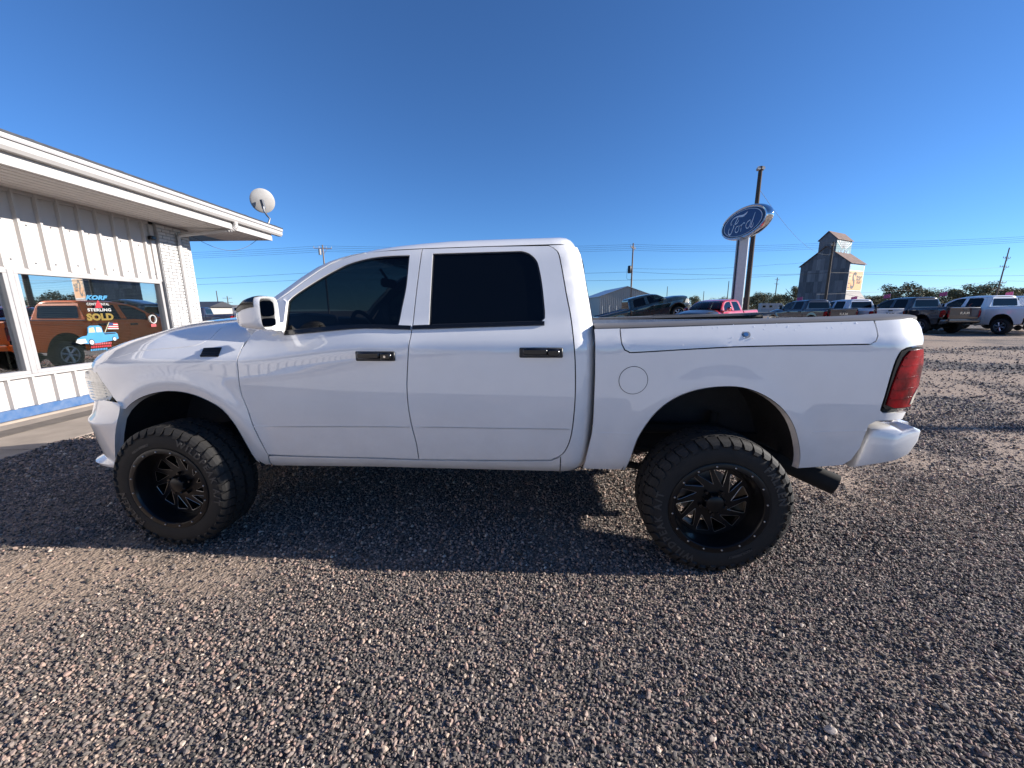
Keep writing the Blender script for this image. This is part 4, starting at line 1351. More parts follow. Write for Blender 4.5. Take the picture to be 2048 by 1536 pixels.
# eaves
EX = -6.5
bx('soffit', WX - .05, EX, Y0, 11.05, 3.497, 3.517, M['soffit'])
for k in range(8):
    bx('soffit_joint', WX + .05 + k * .15, WX + .056 + k * .15, Y0, 11.0, 3.4915, 3.4965, M['soffit'])
bx('fascia', EX - .02, EX + .012, Y0, 11.06, 3.487, 3.60, M['trim'], b=.004)
bx('fascia_backing', EX - .04, EX - .012, Y0, 11.06, 3.60, 3.80, M['trim'])
gut = [(EX - .01, 3.655), (EX + .08, 3.655), (EX + .115, 3.70), (EX + .115, 3.79), (EX + .135, 3.80), (EX + .135, 3.845), (EX - .01, 3.845)]
mb = MB().prism([(x - WX, Y0, z) for x, z in gut], (0, 11.4 - Y0, 0))
gt = mb.make('gutter', M['trim'], bld)
bx('gutter_lip', EX + .11, EX + .14, Y0, 11.395, 3.782, 3.794, M['frame'], parent=gt)
bx('end_fascia', WX - 6, EX - .021, 11.06, 11.09, 3.50, 3.80, M['trim'])
slope = .2
rf = MB().prism([(EX + .13 - WX, Y0, 3.852), (EX + .13 - WX, 11.42, 3.852), (-6.0, 11.42, 3.852 + slope * 7.3), (-6.0, Y0, 3.852 + slope * 7.3)], (0, 0, .03))
roof_o = rf.make('roof', M['roofdark'], bld)
for k in range(30):
    y = 11.2 - k * .61
    m_ = MB().prism([(EX + .08 - WX, y - .04, 3.883), (EX + .08 - WX, y + .04, 3.883), (-5.9, y + .02, 3.883 + slope * 7.2), (-5.9, y - .02, 3.883 + slope * 7.2)], (0, 0, .022))
    m_.make('roof_seam', M['roofdark'], roof_o)
# downpipe: corrugated elbow, sloping run under the eaves, then down the pier
dp = MB()
el = [(-6.44, 9.58, 3.66), (-6.44, 9.58, 3.58), (-6.46, 9.57, 3.53), (-6.52, 9.55, 3.49), (-6.60, 9.52, 3.465)]
path = []
for a, b_ in zip(el, el[1:]):
    for k in range(4): path.append(tuple(a[i] + (b_[i] - a[i]) * k / 4 for i in range(3)))
path.append(el[-1])
dp.tube([(p[0] - WX, p[1], p[2]) for p in path], [.055 if k % 2 else .047 for k in range(len(path))], 10)
dp.tube([(-6.6 - WX, 9.52, 3.465), (-7.52 - WX, 9.29, 3.33), (-7.575 - WX, 9.275, 3.26), (-7.58 - WX, 9.27, 3.2), (-7.58 - WX, 9.265, .05)], .045, 8)
dp.make('downpipe', M['trim'], bld, smooth=35)
cam_b = MB().box((.06, 8.66, 3.16), (.09, .12, .085), b=.015)
cam_b.tube([(.10, 8.66, 3.16), (.112, 8.66, 3.16)], .03, 12)
cam_b.make('security_camera', M['blackgloss'], bld, smooth=40)
# hanging cables at the pier
for k in range(3):
    pts = [(.11 + .02 * math.sin(t * 5 + k), 9.2 + .25 * t * (1 - .3 * k), 3.36 - .25 * math.sin(t * math.pi) * (1 + k * .6) - .1 * k * t) for t in np.linspace(0, 1, 14)]
    MB().tube(pts, .004, 5).make('loose_cable', M['blackplastic'] if k else M['trim'], bld)
pts = [(-7.5 - WX, 9.55, 3.35)] + [(-7.5 + .75 * t - WX, 9.6 + 1.35 * t, 3.35 - .34 * math.sin(t * math.pi * .8) + .42 * t * t) for t in np.linspace(.05, 1, 16)]
MB().tube(pts, .005, 5).make('dish_cable', M['blackplastic'], bld)

# painted window art
def decal_mat(name, col):
    m = pbr(name, col, .55, var=.08)
    m.node_tree.nodes['Principled BSDF'].inputs['Alpha'].default_value = .72
    return m
D = {k: decal_mat('window_paint_' + k, [q * .7 for q in c]) for k, c in dict(sky=(.10, .42, .75), white=(.85, .85, .83), red=(.72, .05, .07), gold=(.36, .25, .05), navy=(.05, .09, .25), dark=(.03, .05, .09), cyan=(.18, .52, .68), cream=(.75, .68, .45), salmon=(.75, .16, .17)).items()}
DX = WX - .027
def flat_text(name, txt, y, z, w, h, mat, shear=0, bold=.02, dx=0.0):
    v, f = text_mesh(txt, 1, .0, shear, bold, 1.05)
    xs = [p[0] for p in v]; zs_ = [p[1] for p in v]
    sx, sz = w / (max(xs) - min(xs)), h / (max(zs_) - min(zs_))
    mx_, mz = (max(xs) + min(xs)) / 2, (max(zs_) + min(zs_)) / 2
    # reads left to right with growing y, seen from +x ... the wall runs away from the viewer
    return mk(name, [(DX + dx - WX, y + (p[0] - mx_) * sx, z + (p[1] - mz) * sz) for p in v], f, mat, w_main)
flat_text('window_lettering', 'KORF', 7.37, 1.885, .40, .085, D['sky'], .35, .06)
flat_text('window_lettering', 'CONTINENTAL', 7.37, 1.765, .40, .045, D['white'], 0, .02)
tri = MB().prism([(DX - WX, 7.30, 1.695), (DX - WX, 7.44, 1.70), (DX - WX, 7.385, 1.83), (DX - WX, 7.365, 1.83)], (.002, 0, 0))
tri.make('window_emblem', D['red'], w_main)
flat_text('window_lettering', 'STERLING', 7.375, 1.66, .42, .055, D['white'], 0, .03)
flat_text('window_lettering', 'SOLD', 7.365, 1.53, .48, .135, D['gold'], 0, .06)
def poly(name, pts, mat, dx=0.0, th=.0015):
    MB().prism([(DX - WX + dx, y, z) for y, z in pts], (th, 0, 0)).make(name, mat, w_main)
# old blue pickup drawn on the glass, its nose to the left
body = [(6.87, 1.10), (6.89, 1.15), (6.98, 1.19), (7.06, 1.20), (7.085, 1.25), (7.10, 1.345), (7.14, 1.375), (7.30, 1.375), (7.34, 1.345), (7.355, 1.235), (7.58, 1.235), (7.615, 1.20), (7.62, 1.11), (7.56, 1.085), (7.2, 1.05), (7.05, 1.05), (6.93, 1.07)]
poly('painted_truck', body, D['sky'])
poly('painted_truck_window', [(7.10, 1.25), (7.115, 1.335), (7.20, 1.345), (7.215, 1.25)], D['cream'], .002)
poly('painted_truck_window', [(7.235, 1.25), (7.24, 1.345), (7.29, 1.345), (7.33, 1.32), (7.335, 1.25)], D['white'], .002)
poly('painted_truck_bed', [(7.365, 1.225), (7.575, 1.225), (7.58, 1.205), (7.37, 1.2)], D['dark'], .002)
poly('painted_truck_grille', [(6.855, 1.09), (6.885, 1.14), (7.02, 1.145), (7.04, 1.075), (6.93, 1.055)], D['white'], .002)
for yc, zc_, rr in ((7.115, 1.075, .052), (7.535, 1.105, .042)):
    poly('painted_truck_wheel', [(yc + rr * math.cos(a), zc_ + rr * 1.1 * math.sin(a)) for a in np.linspace(0, 6.28, 15)[:-1]], D['dark'], .003)
    poly('painted_truck_wheel', [(yc + rr * .75 * math.cos(a), zc_ + rr * .82 * math.sin(a)) for a in np.linspace(0, 6.28, 15)[:-1]], D['white'], .005)
poly('painted_flag_staff', [(7.375, 1.24), (7.39, 1.24), (7.505, 1.43), (7.49, 1.43)], D['cream'], .002)
for k in range(6):
    z0 = 1.415 - .02 * k
    poly('painted_flag_stripe', [(7.50 - .012 * k + .01, z0), (7.655, z0 - .01), (7.655, z0 - .027), (7.50 - .012 * k, z0 - .018)], D['red'] if k % 2 == 0 else D['white'], .002)
poly('painted_flag_canton', [(7.49, 1.418), (7.565, 1.412), (7.56, 1.36), (7.47, 1.365)], D['navy'], .004)
rr_ = random.Random(4)
for z, c, ya, yb in ((1.035, 'salmon', 7.13, 7.46), (.985, 'red', 7.09, 7.44), (.933, 'sky', 7.07, 7.37)):
    y = ya
    while y < yb:
        L = rr_.uniform(.018, .034)
        poly('painted_script', [(y, z - .017), (y + L * .8, z - .017), (y + L * .9, z + .018), (y + L * .1, z + .018)], D[c])
        y += L + .004
ringp = [(DX - WX, 8.43 + .075 * math.cos(a), 1.46 + .085 * math.sin(a)) for a in np.linspace(0, 2 * math.pi, 25)[:-1]]
MB().tube(ringp, .012, 5, closed=True).make('round_sticker', D['white'], w_main)
poly('square_sticker', [(8.36, 1.30), (8.48, 1.30), (8.48, 1.36), (8.36, 1.36)], D['salmon'])
# things inside the left-hand window
crate = MB().box((-8.35, 5.75, .76), (.5, .6, .2), b=.01).make('cardboard_box', pbr('cardboard', (.42, .24, .11), .8, var=.15), None, smooth=None)
tag(crate, 'brown cardboard box behind the left shop window', 'box')
tb = MB().box((-8.4, 5.6, .63), (.8, 1.8, .05), b=.01)
for a in (-.35, .35):
    for b_ in (-.8, .8): tb.box((-8.4 + a, 5.6 + b_, .31), (.05, .05, .6))
tag(tb.make('table', M['blackplastic']), 'dark table behind the left shop window', 'table')

# satellite dish on the eave end
dish = empty('satellite_dish', (-6.62, 11.12, 3.86))
tag(dish, 'grey satellite dish on a bent mast at the eave end', 'satellite dish')
M['dishgrey'] = pbr('dish_grey', (.40, .385, .365), .55, var=.08)
# the dish looks away, its convex back towards the lot
rows = []
ax_ = Vector((-.60, .72, .34)).normalized()
u_ = ax_.cross(Vector((0, 0, 1))).normalized(); v_ = u_.cross(ax_)
dc = Vector((-.14, .18, .70))
for r_ in np.linspace(0.0001, .305, 8):
    rows.append([dc + u_ * (r_ * .96 * math.cos(a)) + v_ * (r_ * math.sin(a)) + ax_ * (r_ * r_ * .55) for a in np.linspace(0, 2 * math.pi, 37)[:-1]])
rows.append([dc + u_ * (.312 * .96 * math.cos(a)) + v_ * (.312 * math.sin(a)) + ax_ * (.305 ** 2 * .55 + .006) for a in np.linspace(0, 2 * math.pi, 37)[:-1]])
rows.append([dc + u_ * (.305 * .96 * math.cos(a)) + v_ * (.305 * math.sin(a)) + ax_ * (.305 ** 2 * .55 + .016) for a in np.linspace(0, 2 * math.pi, 37)[:-1]])
MB().loft(rows, True, True).make('reflector', M['dishgrey'], dish, smooth=50)
MB().tube([(.02, -.04, -.02), (.03, .0, .06), (.07, .05, .22), (.0, .06, .30), (-.09, .09, .42), (-.10, .10, .56)], .024, 10).make('mast', M['steel'], dish, smooth=50)
MB().box((-.105, .10, .60), (.085, .07, .24), Matrix.Rotation(.35, 3, 'X'), b=.012).make('bracket', M['steel'], dish)
MB().tube([tuple(dc - v_ * .30 + ax_ * .05), tuple(dc - v_ * .28 + ax_ * .40)], .014, 8).make('feed_arm', M['steel'], dish)
MB().tube([tuple(dc - v_ * .30 + ax_ * .40), tuple(dc - v_ * .22 + ax_ * .44)], .035, 10).make('receiver', M['dishgrey'], dish)

# ------------------------------------------------------------------ other pickups on the lot (same body, factory ride height and wheels)
stock = build_stock_wheel()
SKIP = ('wheel', 'suspension', 'exhaust', 'rolled_cover', 'steering', 'rear_view', 'inner_shell', 'seat', 'rear_seat', 'chassis', 'arch_lip')
SKIP2 = ('louvre', 'crease_line', 'reflector_rib', 'key_lock', 'lock_', 'spotter', 'fuel')
stock_used = [False]
def far_pickup(col, loc, yaw, label, pitch=0.0, drop=.095, sc=1.0, hood=None, skip=()):
    t = empty('pickup_truck', loc)
    t.rotation_euler = (0, pitch, yaw)
    t.scale = (sc,) * 3
    tag(t, label, 'pickup', 'pickups parked on the lot')
    def cp(o, parent, lvl):
        nm = o.name.split('.')[0]
        if any(nm.startswith(k) for k in SKIP2) or nm in skip: return
        c = o.copy(); COL.objects.link(c); c.parent = parent
        if lvl == 0: c.location = (o.location[0], o.location[1], o.location[2] - drop)
        if c.data is not None and c.data.materials and c.data.materials[0] == M['white']:
            c.material_slots[0].link = 'OBJECT'; c.material_slots[0].material = hood if (hood and nm == 'hood') else col
        for ch in o.children: cp(ch, c, lvl + 1)
    for o in list(truck.children):
        nm = o.name.split('.')[0]
        if any(nm == k or (nm.startswith(k) and nm != 'wheel_liner') for k in SKIP): continue
        if nm == 'dashboard' and pitch == 0 and False: continue
        cp(o, t, 0)
    for (x, y, a) in ((0, 1.0, 0), (3.569, 1.0, 0), (0, -1.0, math.pi), (3.569, -1.0, math.pi)):
        if not stock_used[0]:
            w = stock; stock_used[0] = True; w.parent = t
        else:
            w = copy_tree(stock, t)
        w.location = (x, y, .395); w.rotation_euler = (0, random.random() * 6, a)
    return t

N90 = R(90)
far_pickup(M['charcoal'], (19.9, 24.6, 0), N90, 'black crew-cab pickup behind the bed rail, left of the silver one')
far_pickup(M['silver'], (22.2, 24.1, 0), N90, 'silver pickup with dark tailgate lettering beside the grain elevator')
far_pickup(M['granite'], (24.45, 22.3, 0), N90, 'dark grey pickup with red tail lights and bright tailgate lettering', sc=1.03)
far_pickup(M['white'], (27.3, 20.9, 0), N90, 'white pickup parked to the right of the dark grey one', sc=1.04)
far_pickup(M['white'], (31.2, 22.4, 0), N90, 'white pickup cut off by the right picture edge', sc=1.04)
far_pickup(M['red'], (12.3, 21.9, 0), R(-143), 'red pickup facing the lot below the blue oval sign', hood=M['charcoal'])
gp = far_pickup(M['green'], (6.9, 25.0, -.02), 0.0, 'dark green pickup nose-up on a display ramp', pitch=-R(14.5))
far_pickup(M['orange'], (-1.4, 11.4, 0), N90, 'orange pickup hidden behind the cab, seen mirrored in the shop window')
far_pickup(M['navy'], (-24.5, 33.0, 0), R(200), 'dark pickup beyond the hood by the brick pier')
far_pickup(M['charcoal'], (-29.5, 36.0, 0), R(205), 'black pickup half hidden by the brick pier')

# display ramp
ramp = empty('display_ramp', (6.9, 25, 0))
tag(ramp, 'dark steel display ramp under the tilted green pickup', 'ramp')
M['rampsteel'] = pbr('ramp_steel', (.05, .05, .05), .6, var=.3)
for y in (-.85, .85):
    MB().prism([(-.9, y - .2, 0), (-.9, y - .2, .12), (4.3, y - .2, 1.22), (4.3, y - .2, 1.10)], (0, .4, 0)).make('track', M['rampsteel'], ramp)
    for x in (1.2, 2.6, 4.1):
        h = .12 + (x + .9) * .2115 - .12
        MB().box((x, y, h / 2), (.1, .1, h)).make('leg', M['rampsteel'], ramp)

# pink pennants clipped to the windows of the parked trucks
M['pink'] = pbr('pink_cloth', (.62, .12, .24), .8, var=.25, vscale=14)
def pennant(loc, yaw, label, s=1.0):
    e = empty('window_flag', loc, yaw)
    e.scale = (s,) * 3
    tag(e, label, 'flag', 'pink window flags on the parked trucks')
    MB().tube([(0, 0, 0), (0, 0, .62)], .008, 6).make('staff', M['trim'], e)
    rows = []
    for i in range(7):
        u = i / 6
        rows.append([(-.42 * u, .05 * math.sin(u * 5), .60 - .34 * w * (1 - .15 * u) - .10 * u) for w in (0, .33, .66, 1)])
    MB().loft(rows, False).make('cloth', M['pink'], e, smooth=60)
for (px, Y, z, lab) in ((1607, 26.9, 1.78, 'pink window flag above the black pickup'), (1716, 26.6, 1.78, 'pink window flag above the silver pickup'), (1782, 24.9, 1.86, 'pink window flag above the dark grey pickup'),
                        (1895, 23.3, 1.92, 'pink window flag above the white pickup with its wheel in view'), (2027, 24.6, 1.92, 'rightmost pink window flag, by the picture edge')):
    pennant(((px - 1024) / 770 * Y * .978, Y, z), R(-40), lab, .75)

# ------------------------------------------------------------------ blue oval sign on its pylon
M['signblue'] = pbr('sign_blue', (.008, .036, .15), .35, var=.12, spec=.3)
M['signdeep'] = pbr('sign_deep_blue', (.003, .011, .06), .35, spec=.3)
M['signwhite'] = pbr('sign_white', (.72, .74, .78), .4)
M['pylon'] = pbr('pylon_grey', (.42, .43, .46), .45, var=.06)
sign = empty('pylon_sign', (12.64, 22.0, 0))
tag(sign, 'blue oval dealer sign with white script on a grey pylon', 'sign')
py = [(-.27, -.17), (.19, -.17), (.27, -.09), (.27, .17), (-.27, .17)]
MB().prism([(x, y, -.05) for x, y in py], (0, 0, 5.35)).make('pylon', M['pylon'], sign)
MB().prism([(x, y, -.05) for x, y in [(-.315, -.10), (-.28, -.10), (-.28, -.02), (-.315, -.02)]], (0, 0, 5.2)).make('pylon_channel', M['blackplastic'], sign)
A_, B_ = 2.1, .80
def oval(x, k, n=64): return [(x, -A_ * k * math.cos(a), 6.02 + B_ * (1 - (1 - k) * 2.2 if k > .9 else k * .96) * math.sin(a)) for a in np.linspace(0, 2 * math.pi, n + 1)[:-1]]
cab_ = MB().loft([oval(-.17, .955), oval(-.185, .985), oval(-.165, 1.0), oval(-.08, 1.015), oval(.0, 1.02), oval(.08, 1.015), oval(.165, 1.0), oval(.185, .985), oval(.17, .955)], True)
cab_.make('cabinet', M['chrome'], sign, smooth=50)
for sd in (-1, 1):
    face = MB().loft([oval(.172 * sd, .0001), oval(.172 * sd, .96)], True).make('sign_face', M['signdeep'], sign)
    MB().loft([oval(.176 * sd, .955), oval(.176 * sd, .938)], True).make('sign_ring', M['signwhite'], face)
    MB().loft([oval(.176 * sd, .0001), oval(.176 * sd, .815)], True).make('sign_field', M['signblue'], face)
    MB().loft([oval(.180 * sd, .835), oval(.180 * sd, .812)], True).make('sign_ring', M['signwhite'], face)
    ST = [([(-0.536, 0.249), (-0.585, 0.193), (-0.604, 0.313), (-0.566, 0.461), (-0.465, 0.557), (-0.338, 0.556), (-0.195, 0.497), (-0.06, 0.424), (0.046, 0.455), (0.133, 0.536)], [.02, .022, .026, .026, .026, .036, .052, .06, .045, .012]),
          ([(-0.276, 0.488), (-0.356, 0.279), (-0.433, 0.044), (-0.499, -0.21), (-0.554, -0.397), (-0.624, -0.43), (-0.68, -0.288), (-0.681, -0.092), (-0.629, 0.028)], [.03, .034, .034, .034, .034, .04, .034, .026, .016]),
          ([(-0.482, 0.072), (-0.366, 0.102), (-0.272, 0.17), (-0.233, 0.293)], [.02, .024, .024, .02]),
          ([(-0.219, -0.092), (-0.317, -0.121), (-0.37, -0.285), (-0.329, -0.454), (-0.244, -0.486), (-0.196, -0.324), (-0.203, -0.162), (-0.249, -0.062)], [.024] * 8),
          ([(-0.214, -0.144), (-0.149, -0.157), (-0.096, -0.095)], [.016] * 3), ([(-0.096, -0.095), (-0.093, -0.311), (-0.11, -0.549)], [.026] * 3),
          ([(-0.104, -0.329), (-0.06, -0.136), (0.003, -0.07), (0.05, -0.139)], [.02, .022, .026, .022]),
          ([(0.273, -0.085), (0.168, -0.134), (0.105, -0.292), (0.129, -0.476), (0.2, -0.549), (0.27, -0.424), (0.307, -0.154)], [.024] * 7),
          ([(0.445, 0.246), (0.372, -0.167), (0.314, -0.498), (0.343, -0.607), (0.397, -0.546), (0.423, -0.367)], [.018, .032, .032, .03, .024, .014])]
    mb = MB()
    for pts, wd in ST:
        q = crom([(u, v, w) for (u, v), w in zip(pts, wd)], .04)
        P = [Vector((u + .10, (v + .04 + .2 * u))) for u, v, w in q]
        La, Lb = [], []
        for i, p in enumerate(P):
            d = (P[min(i + 1, len(P) - 1)] - P[max(i - 1, 0)])
            d = Vector((d.x * A_, d.y * B_)).normalized()
            nn = Vector((-d.y, d.x)) * q[i][2] * .95
            for sgn, LL in ((1, La), (-1, Lb)):
                yy, zz = p.x * A_ + nn.x * sgn, p.y * B_ + nn.y * sgn
                LL.append((.184 * sd, -yy if sd < 0 else yy, 6.02 + zz))
        mb.loft([La, Lb], False)
    mb.make('sign_script', M['signwhite'], face)

# ------------------------------------------------------------------ poles and wires
M['polewood'] = pbr('pole_wood', (.075, .058, .045), .9, var=.35, vscale=3, bump=.4, bscale=30, stretch=(6, 6, .6))
M['polewood2'] = pbr('pole_wood_pale', (.22, .16, .12), .9, var=.3, vscale=3, stretch=(6, 6, .6))
M['wire'] = pbr('wire_black', (.02, .022, .03), .6)
yard = empty('light_pole', (14.95, 25, 0))
tag(yard, 'tall dark wooden pole with floodlights behind the oval sign', 'pole')
MB().tube([(0, 0, -.1), (.0, 0, 5), (.03, 0, 9.8)], [.17, .14, .11], 12).make('shaft', M['polewood'], yard, smooth=60)
for dx in (-.16, .2):
    fl = MB().tube([(dx * .7, -.1, 9.7), (dx * .7, .1, 9.64)], [.11, .08], 14)
    fl.tube([(dx, 0, 9.6), (.02, 0, 9.55)], .03, 6)
    fl.make('floodlight', M['dishgrey'], yard, smooth=40)

def upole(loc, h, label, arms=(), mat='polewood2', r=.14, extra=None, lean=0.0, armyaw=.5):
    p = empty('utility_pole', loc)
    p.rotation_euler = (0, lean, 0)
    tag(p, label, 'utility pole', 'wooden utility poles')
    MB().tube([(0, 0, -.2), (0, 0, h * .5), (0, 0, h)], [r, r * .85, r * .65], 9).make('shaft', M[mat], p, smooth=60)
    for z, L in arms:
        c, s_ = math.cos(armyaw) * L / 2, math.sin(armyaw) * L / 2
        MB().tube([(-c, -s_, z), (c, s_, z)], .055, 5).make('crossarm', M[mat], p)
        for k in (-1, -.4, .4, 1):
            MB().tube([(c * k, s_ * k, z + .05), (c * k, s_ * k, z + .28)], [.035, .05], 6).make('insulator', M['dishgrey'], p)
        MB().tube([(c * .55, s_ * .55, z), (0, 0, z - .9)], .025, 4).make('brace', M[mat], p)
    if extra == 'transformer':
        MB().tube([(-.38, 0, h - 4.3), (-.38, 0, h - 4.2), (-.38, 0, h - 3.3), (-.38, 0, h - 3.2)], [.2, .27, .27, .2], 14).make('transformer', M['blackplastic'], p, smooth=40)
        MB().tube([(-.75, 0, h - 3.6), (-.75, 0, h - 5.0), (-.6, 0, h - 5.2), (0, 0, h - 5.2)], .02, 5).make('conduit', M['blackplastic'], p)
    if extra == 'drum':
        MB().tube([(-.45, 0, h - 1.4), (-.45, 0, h - .6)], .22, 12).make('transformer', M['dishgrey'], p, smooth=40)
    return p
upole((-27.9, 60, 0), 11.2, 'utility pole rising just behind the cab roof', [(10.7, 2.4)], extra='drum', armyaw=.3)
upole((18.2, 60, 0), 11.0, 'utility pole with a dark transformer beside the metal shed', [(10.3, 2.3)], extra='transformer', armyaw=1.0)
upole((47.9, 60, 0), 10.9, 'dark utility pole standing in front of the grain elevator', [(10.4, 1.2)], mat='polewood', r=.2)
upole((98.4, 80, 0), 12.6, 'leaning utility pole with four crossarms at the far right', [(10.6, 1.6), (8.9, 2.0), (5.9, 2.8), (4.4, 2.8)], lean=.05, armyaw=.1)
for i, (x, y, h, lab) in enumerate(((79, 200, 12, 'thin far pole over the green pickup roof'), (97.6, 200, 9.5, 'short far pole left of the oval sign'), (93.3, 170, 12.5, 'far pole just left of the sign pylon'),
                                    (100.5, 150, 12.3, 'far pole with crossarms between sign and elevator'), (-111.6, 150, 9.5, 'far lattice-like pole left of the camper'), (-107.8, 150, 7.5, 'far pole with crossarms above the camper'))):
    upole((x, y, 0), h, lab, [(h - .8, 3), (h - 2.4, 3)] if i in (3, 5) else [], r=.2, mat='polewood')

def wire(pts, sag, r=.022, n=14, lab=None):
    path = []
    for a, b in zip(pts, pts[1:]):
        for k in range(n):
            u = k / n
            path.append((a[0] + (b[0] - a[0]) * u, a[1] + (b[1] - a[1]) * u, a[2] + (b[2] - a[2]) * u - sag * 4 * u * (1 - u)))
    path.append(pts[-1])
    o = MB().tube(path, r, 4, cap=False).make('power_line', M['wire'])
    tag(o, lab or 'one of the four close-strung top power lines between the poles', 'power line', 'four close top power lines' if lab is None else 'overhead power lines')
for dy, dz in ((-.5, 0), (0, -.2), (.4, -.42), (.8, -.62)):
    wire([(-75, 64 + dy, 10.6 + dz), (-27.9, 60 + dy, 11.0 + dz), (18.2, 60 + dy, 10.75 + dz), (47.9, 60 + dy, 10.75 + dz), (82, 57 + dy, 11.4 + dz)], .35, .016)
wire([(-75, 62, 6.6), (-27.9, 60, 7.35), (18.2, 60, 6.9), (47.9, 60, 6.5), (90, 62, 6.1)], .4, .022, lab='upper of the two single power lines below the top wires')
wire([(-75, 62, 5.5), (-27.9, 60, 6.35), (18.2, 60, 5.7), (47.9, 60, 6.5), (98, 80, 8.8)], .25, .022, lab='lower single power line running on to the leaning far pole')
wire([(18.2, 60, 7.4), (40.35, 60, 7.8), (47.9, 60, 9.0)], .35, .016, lab='sagging service line between the transformer pole and the elevator pole')
wire([(14.98, 25, 8.6), (47.9, 60, 9.2)], 1.3, .009, lab='thin cable drooping from the wooden light pole to the elevator')
wire([(48, 62, 3.4), (98, 80, 6.3), (130, 84, 7)], .5, .022, lab='low power line right of the elevator, rising to the leaning pole')

lp = empty('light_pole', (27.0, 4.0, 0))
tag(lp, 'slim steel lamp pole right of the picture, its shadow lies across the gravel', 'lamp pole')
MB().tube([(0, 0, 0), (0, 0, 9.0)], [.12, .10], 10).make('shaft', M['steel'], lp, smooth=60)
MB().box((-.2, 0, 9.02), (.5, .22, .1), b=.02).make('lamp_head', M['steel'], lp)

# ------------------------------------------------------------------ grain elevator
el = empty('grain_elevator', (57.9, 68.3, 0), R(-60))
tag(el, 'weathered grey tin grain elevator with painted murals on its sunlit side', 'grain elevator')
TIN = [pbr('weathered_tin_%d' % i, c, .65, metal=.0, var=.3, vscale=2.2, stretch=(5, 5, .35)) for i, c in enumerate(((.10, .105, .115), (.145, .148, .158), (.20, .20, .205), (.075, .08, .09)))]
M['rust'] = pbr('rusted_tin', (.15, .085, .065), .8, var=.5, vscale=1.5)
M['oldwood'] = pbr('old_grey_boards', (.42, .39, .36), .8, var=.2, vscale=3, stretch=(6, 6, .5))
Wd, Dp, EV, RG = 7.4, 6.0, 8.9, 11.9
MB().prism([(-Wd, .05, 0), (0, .05, 0), (0, .05, EV), (-Wd / 2, .05, RG), (-Wd, .05, EV)], (0, Dp - .05, 0)).make('body', TIN[3], el)
re_ = random.Random(21)
nc = 12
for rw in range(6):
    for c in range(nc):
        x0, x1 = -Wd + c * Wd / nc, -Wd + (c + 1) * Wd / nc
        z0, z1 = .0 + rw * 1.98, .0 + (rw + 1) * 1.98
        top = EV + (RG - EV) * (1 - abs((x0 + x1) / 2 + Wd / 2) / (Wd / 2)) - .15
        z1 = min(z1, top)
        if z1 - z0 < .25: continue
        k = re_.choice((0, 0, 0, 1, 1, 2, 3)) if rw > 0 else re_.choice((1, 2, 2))
        MB().box(((x0 + x1) / 2, .03 - re_.uniform(0, .03), (z0 + z1) / 2), (Wd / nc - .012, .03, z1 - z0 - .012)).make('tin_sheet', TIN[k], el)
hh0, hh1, hz0, hz1, hr = -4.95, -2.35, 10.2, 13.1, 14.4
MB().prism([(hh0, -.02, hz0), (hh1, -.02, hz0), (hh1, -.02, hz1), ((hh0 + hh1) / 2, -.02, hr), (hh0, -.02, hz1)], (0, Dp + .02, 0)).make('headhouse', TIN[1], el)
MB().box(((hh0 + hh1) / 2 - .05, -.05, 11.2), (.75, .04, 1.7)).make('hatch', TIN[3], el)
for sd, (xa, xb) in (('l', (-Wd - .25, -Wd / 2)), ('r', (-Wd / 2, .25))):
    za, zb = (EV - .2, RG + .05) if sd == 'l' else (RG + .05, EV - .2)
    MB().prism([(xa, -.25, za), (xb, -.25, zb), (xb, -.25, zb + .08), (xa, -.25, za + .08)], (0, Dp + .5, 0)).make('roof', M['rust'], el)
hm = (hh0 + hh1) / 2
MB().prism([(hh0 - .2, -.25, hz1 - .15), (hm, -.25, hr + .05), (hm, -.25, hr + .13), (hh0 - .2, -.25, hz1 - .07)], (0, Dp + .5, 0)).make('roof', M['rust'], el)
MB().prism([(hm, -.25, hr + .05), (hh1 + .2, -.25, hz1 - .15), (hh1 + .2, -.25, hz1 - .07), (hm, -.25, hr + .13)], (0, Dp + .5, 0)).make('roof', M['rust'], el)
MU = {k: pbr('mural_' + k, c, .7, var=.12, vscale=2) for k, c in dict(orange=(.72, .33, .12), tan=(.66, .40, .20), blue=(.22, .46, .66), teal=(.10, .24, .28), white=(.75, .74, .72), dark=(.05, .045, .05)).items()}
def mural(name, pts, mat, x=.02, th=.02): return MB().prism([(x, y, z) for y, z in pts], (th, 0, 0)).make(name, mat, el)
mural('mural_border', [(.0, 4.1), (Dp, 4.1), (Dp, 8.85), (0, 8.85)], MU['white'])
mural('mural_panel', [(.15, 7.65), (Dp - .25, 7.65), (Dp - .25, 8.75), (.15, 8.75)], MU['blue'], .045)
mural('mural_panel', [(.15, 5.95), (Dp - .25, 5.95), (Dp - .25, 7.5), (.15, 7.5)], MU['tan'], .045)
mural('mural_panel', [(.15, 4.25), (Dp - .25, 4.25), (Dp - .25, 5.93), (.15, 5.93)], MU['orange'], .045)
def mural_text(txt, y, z, w, h, x=.075, mat='dark', shear=.25, bold=.02):
    v, f = text_mesh(txt, 1, .004, shear, bold, 1)
    xs = [p[0] for p in v]; zs_ = [p[1] for p in v]
    sx, sz = w / (max(xs) - min(xs)), h / (max(zs_) - min(zs_))
    mk('mural_lettering', [(x + p[2], y + (p[0] - (max(xs) + min(xs)) / 2) * sx, z + (p[1] - (max(zs_) + min(zs_)) / 2) * sz) for p in v], f, MU[mat], el)
mural_text('S', 2.1, 5.9, 1.9, 2.9)
mural_text('tor', 4.3, 6.4, 2.2, 1.0)
mural_text('mor', 4.3, 5.6, 1.8, .45)
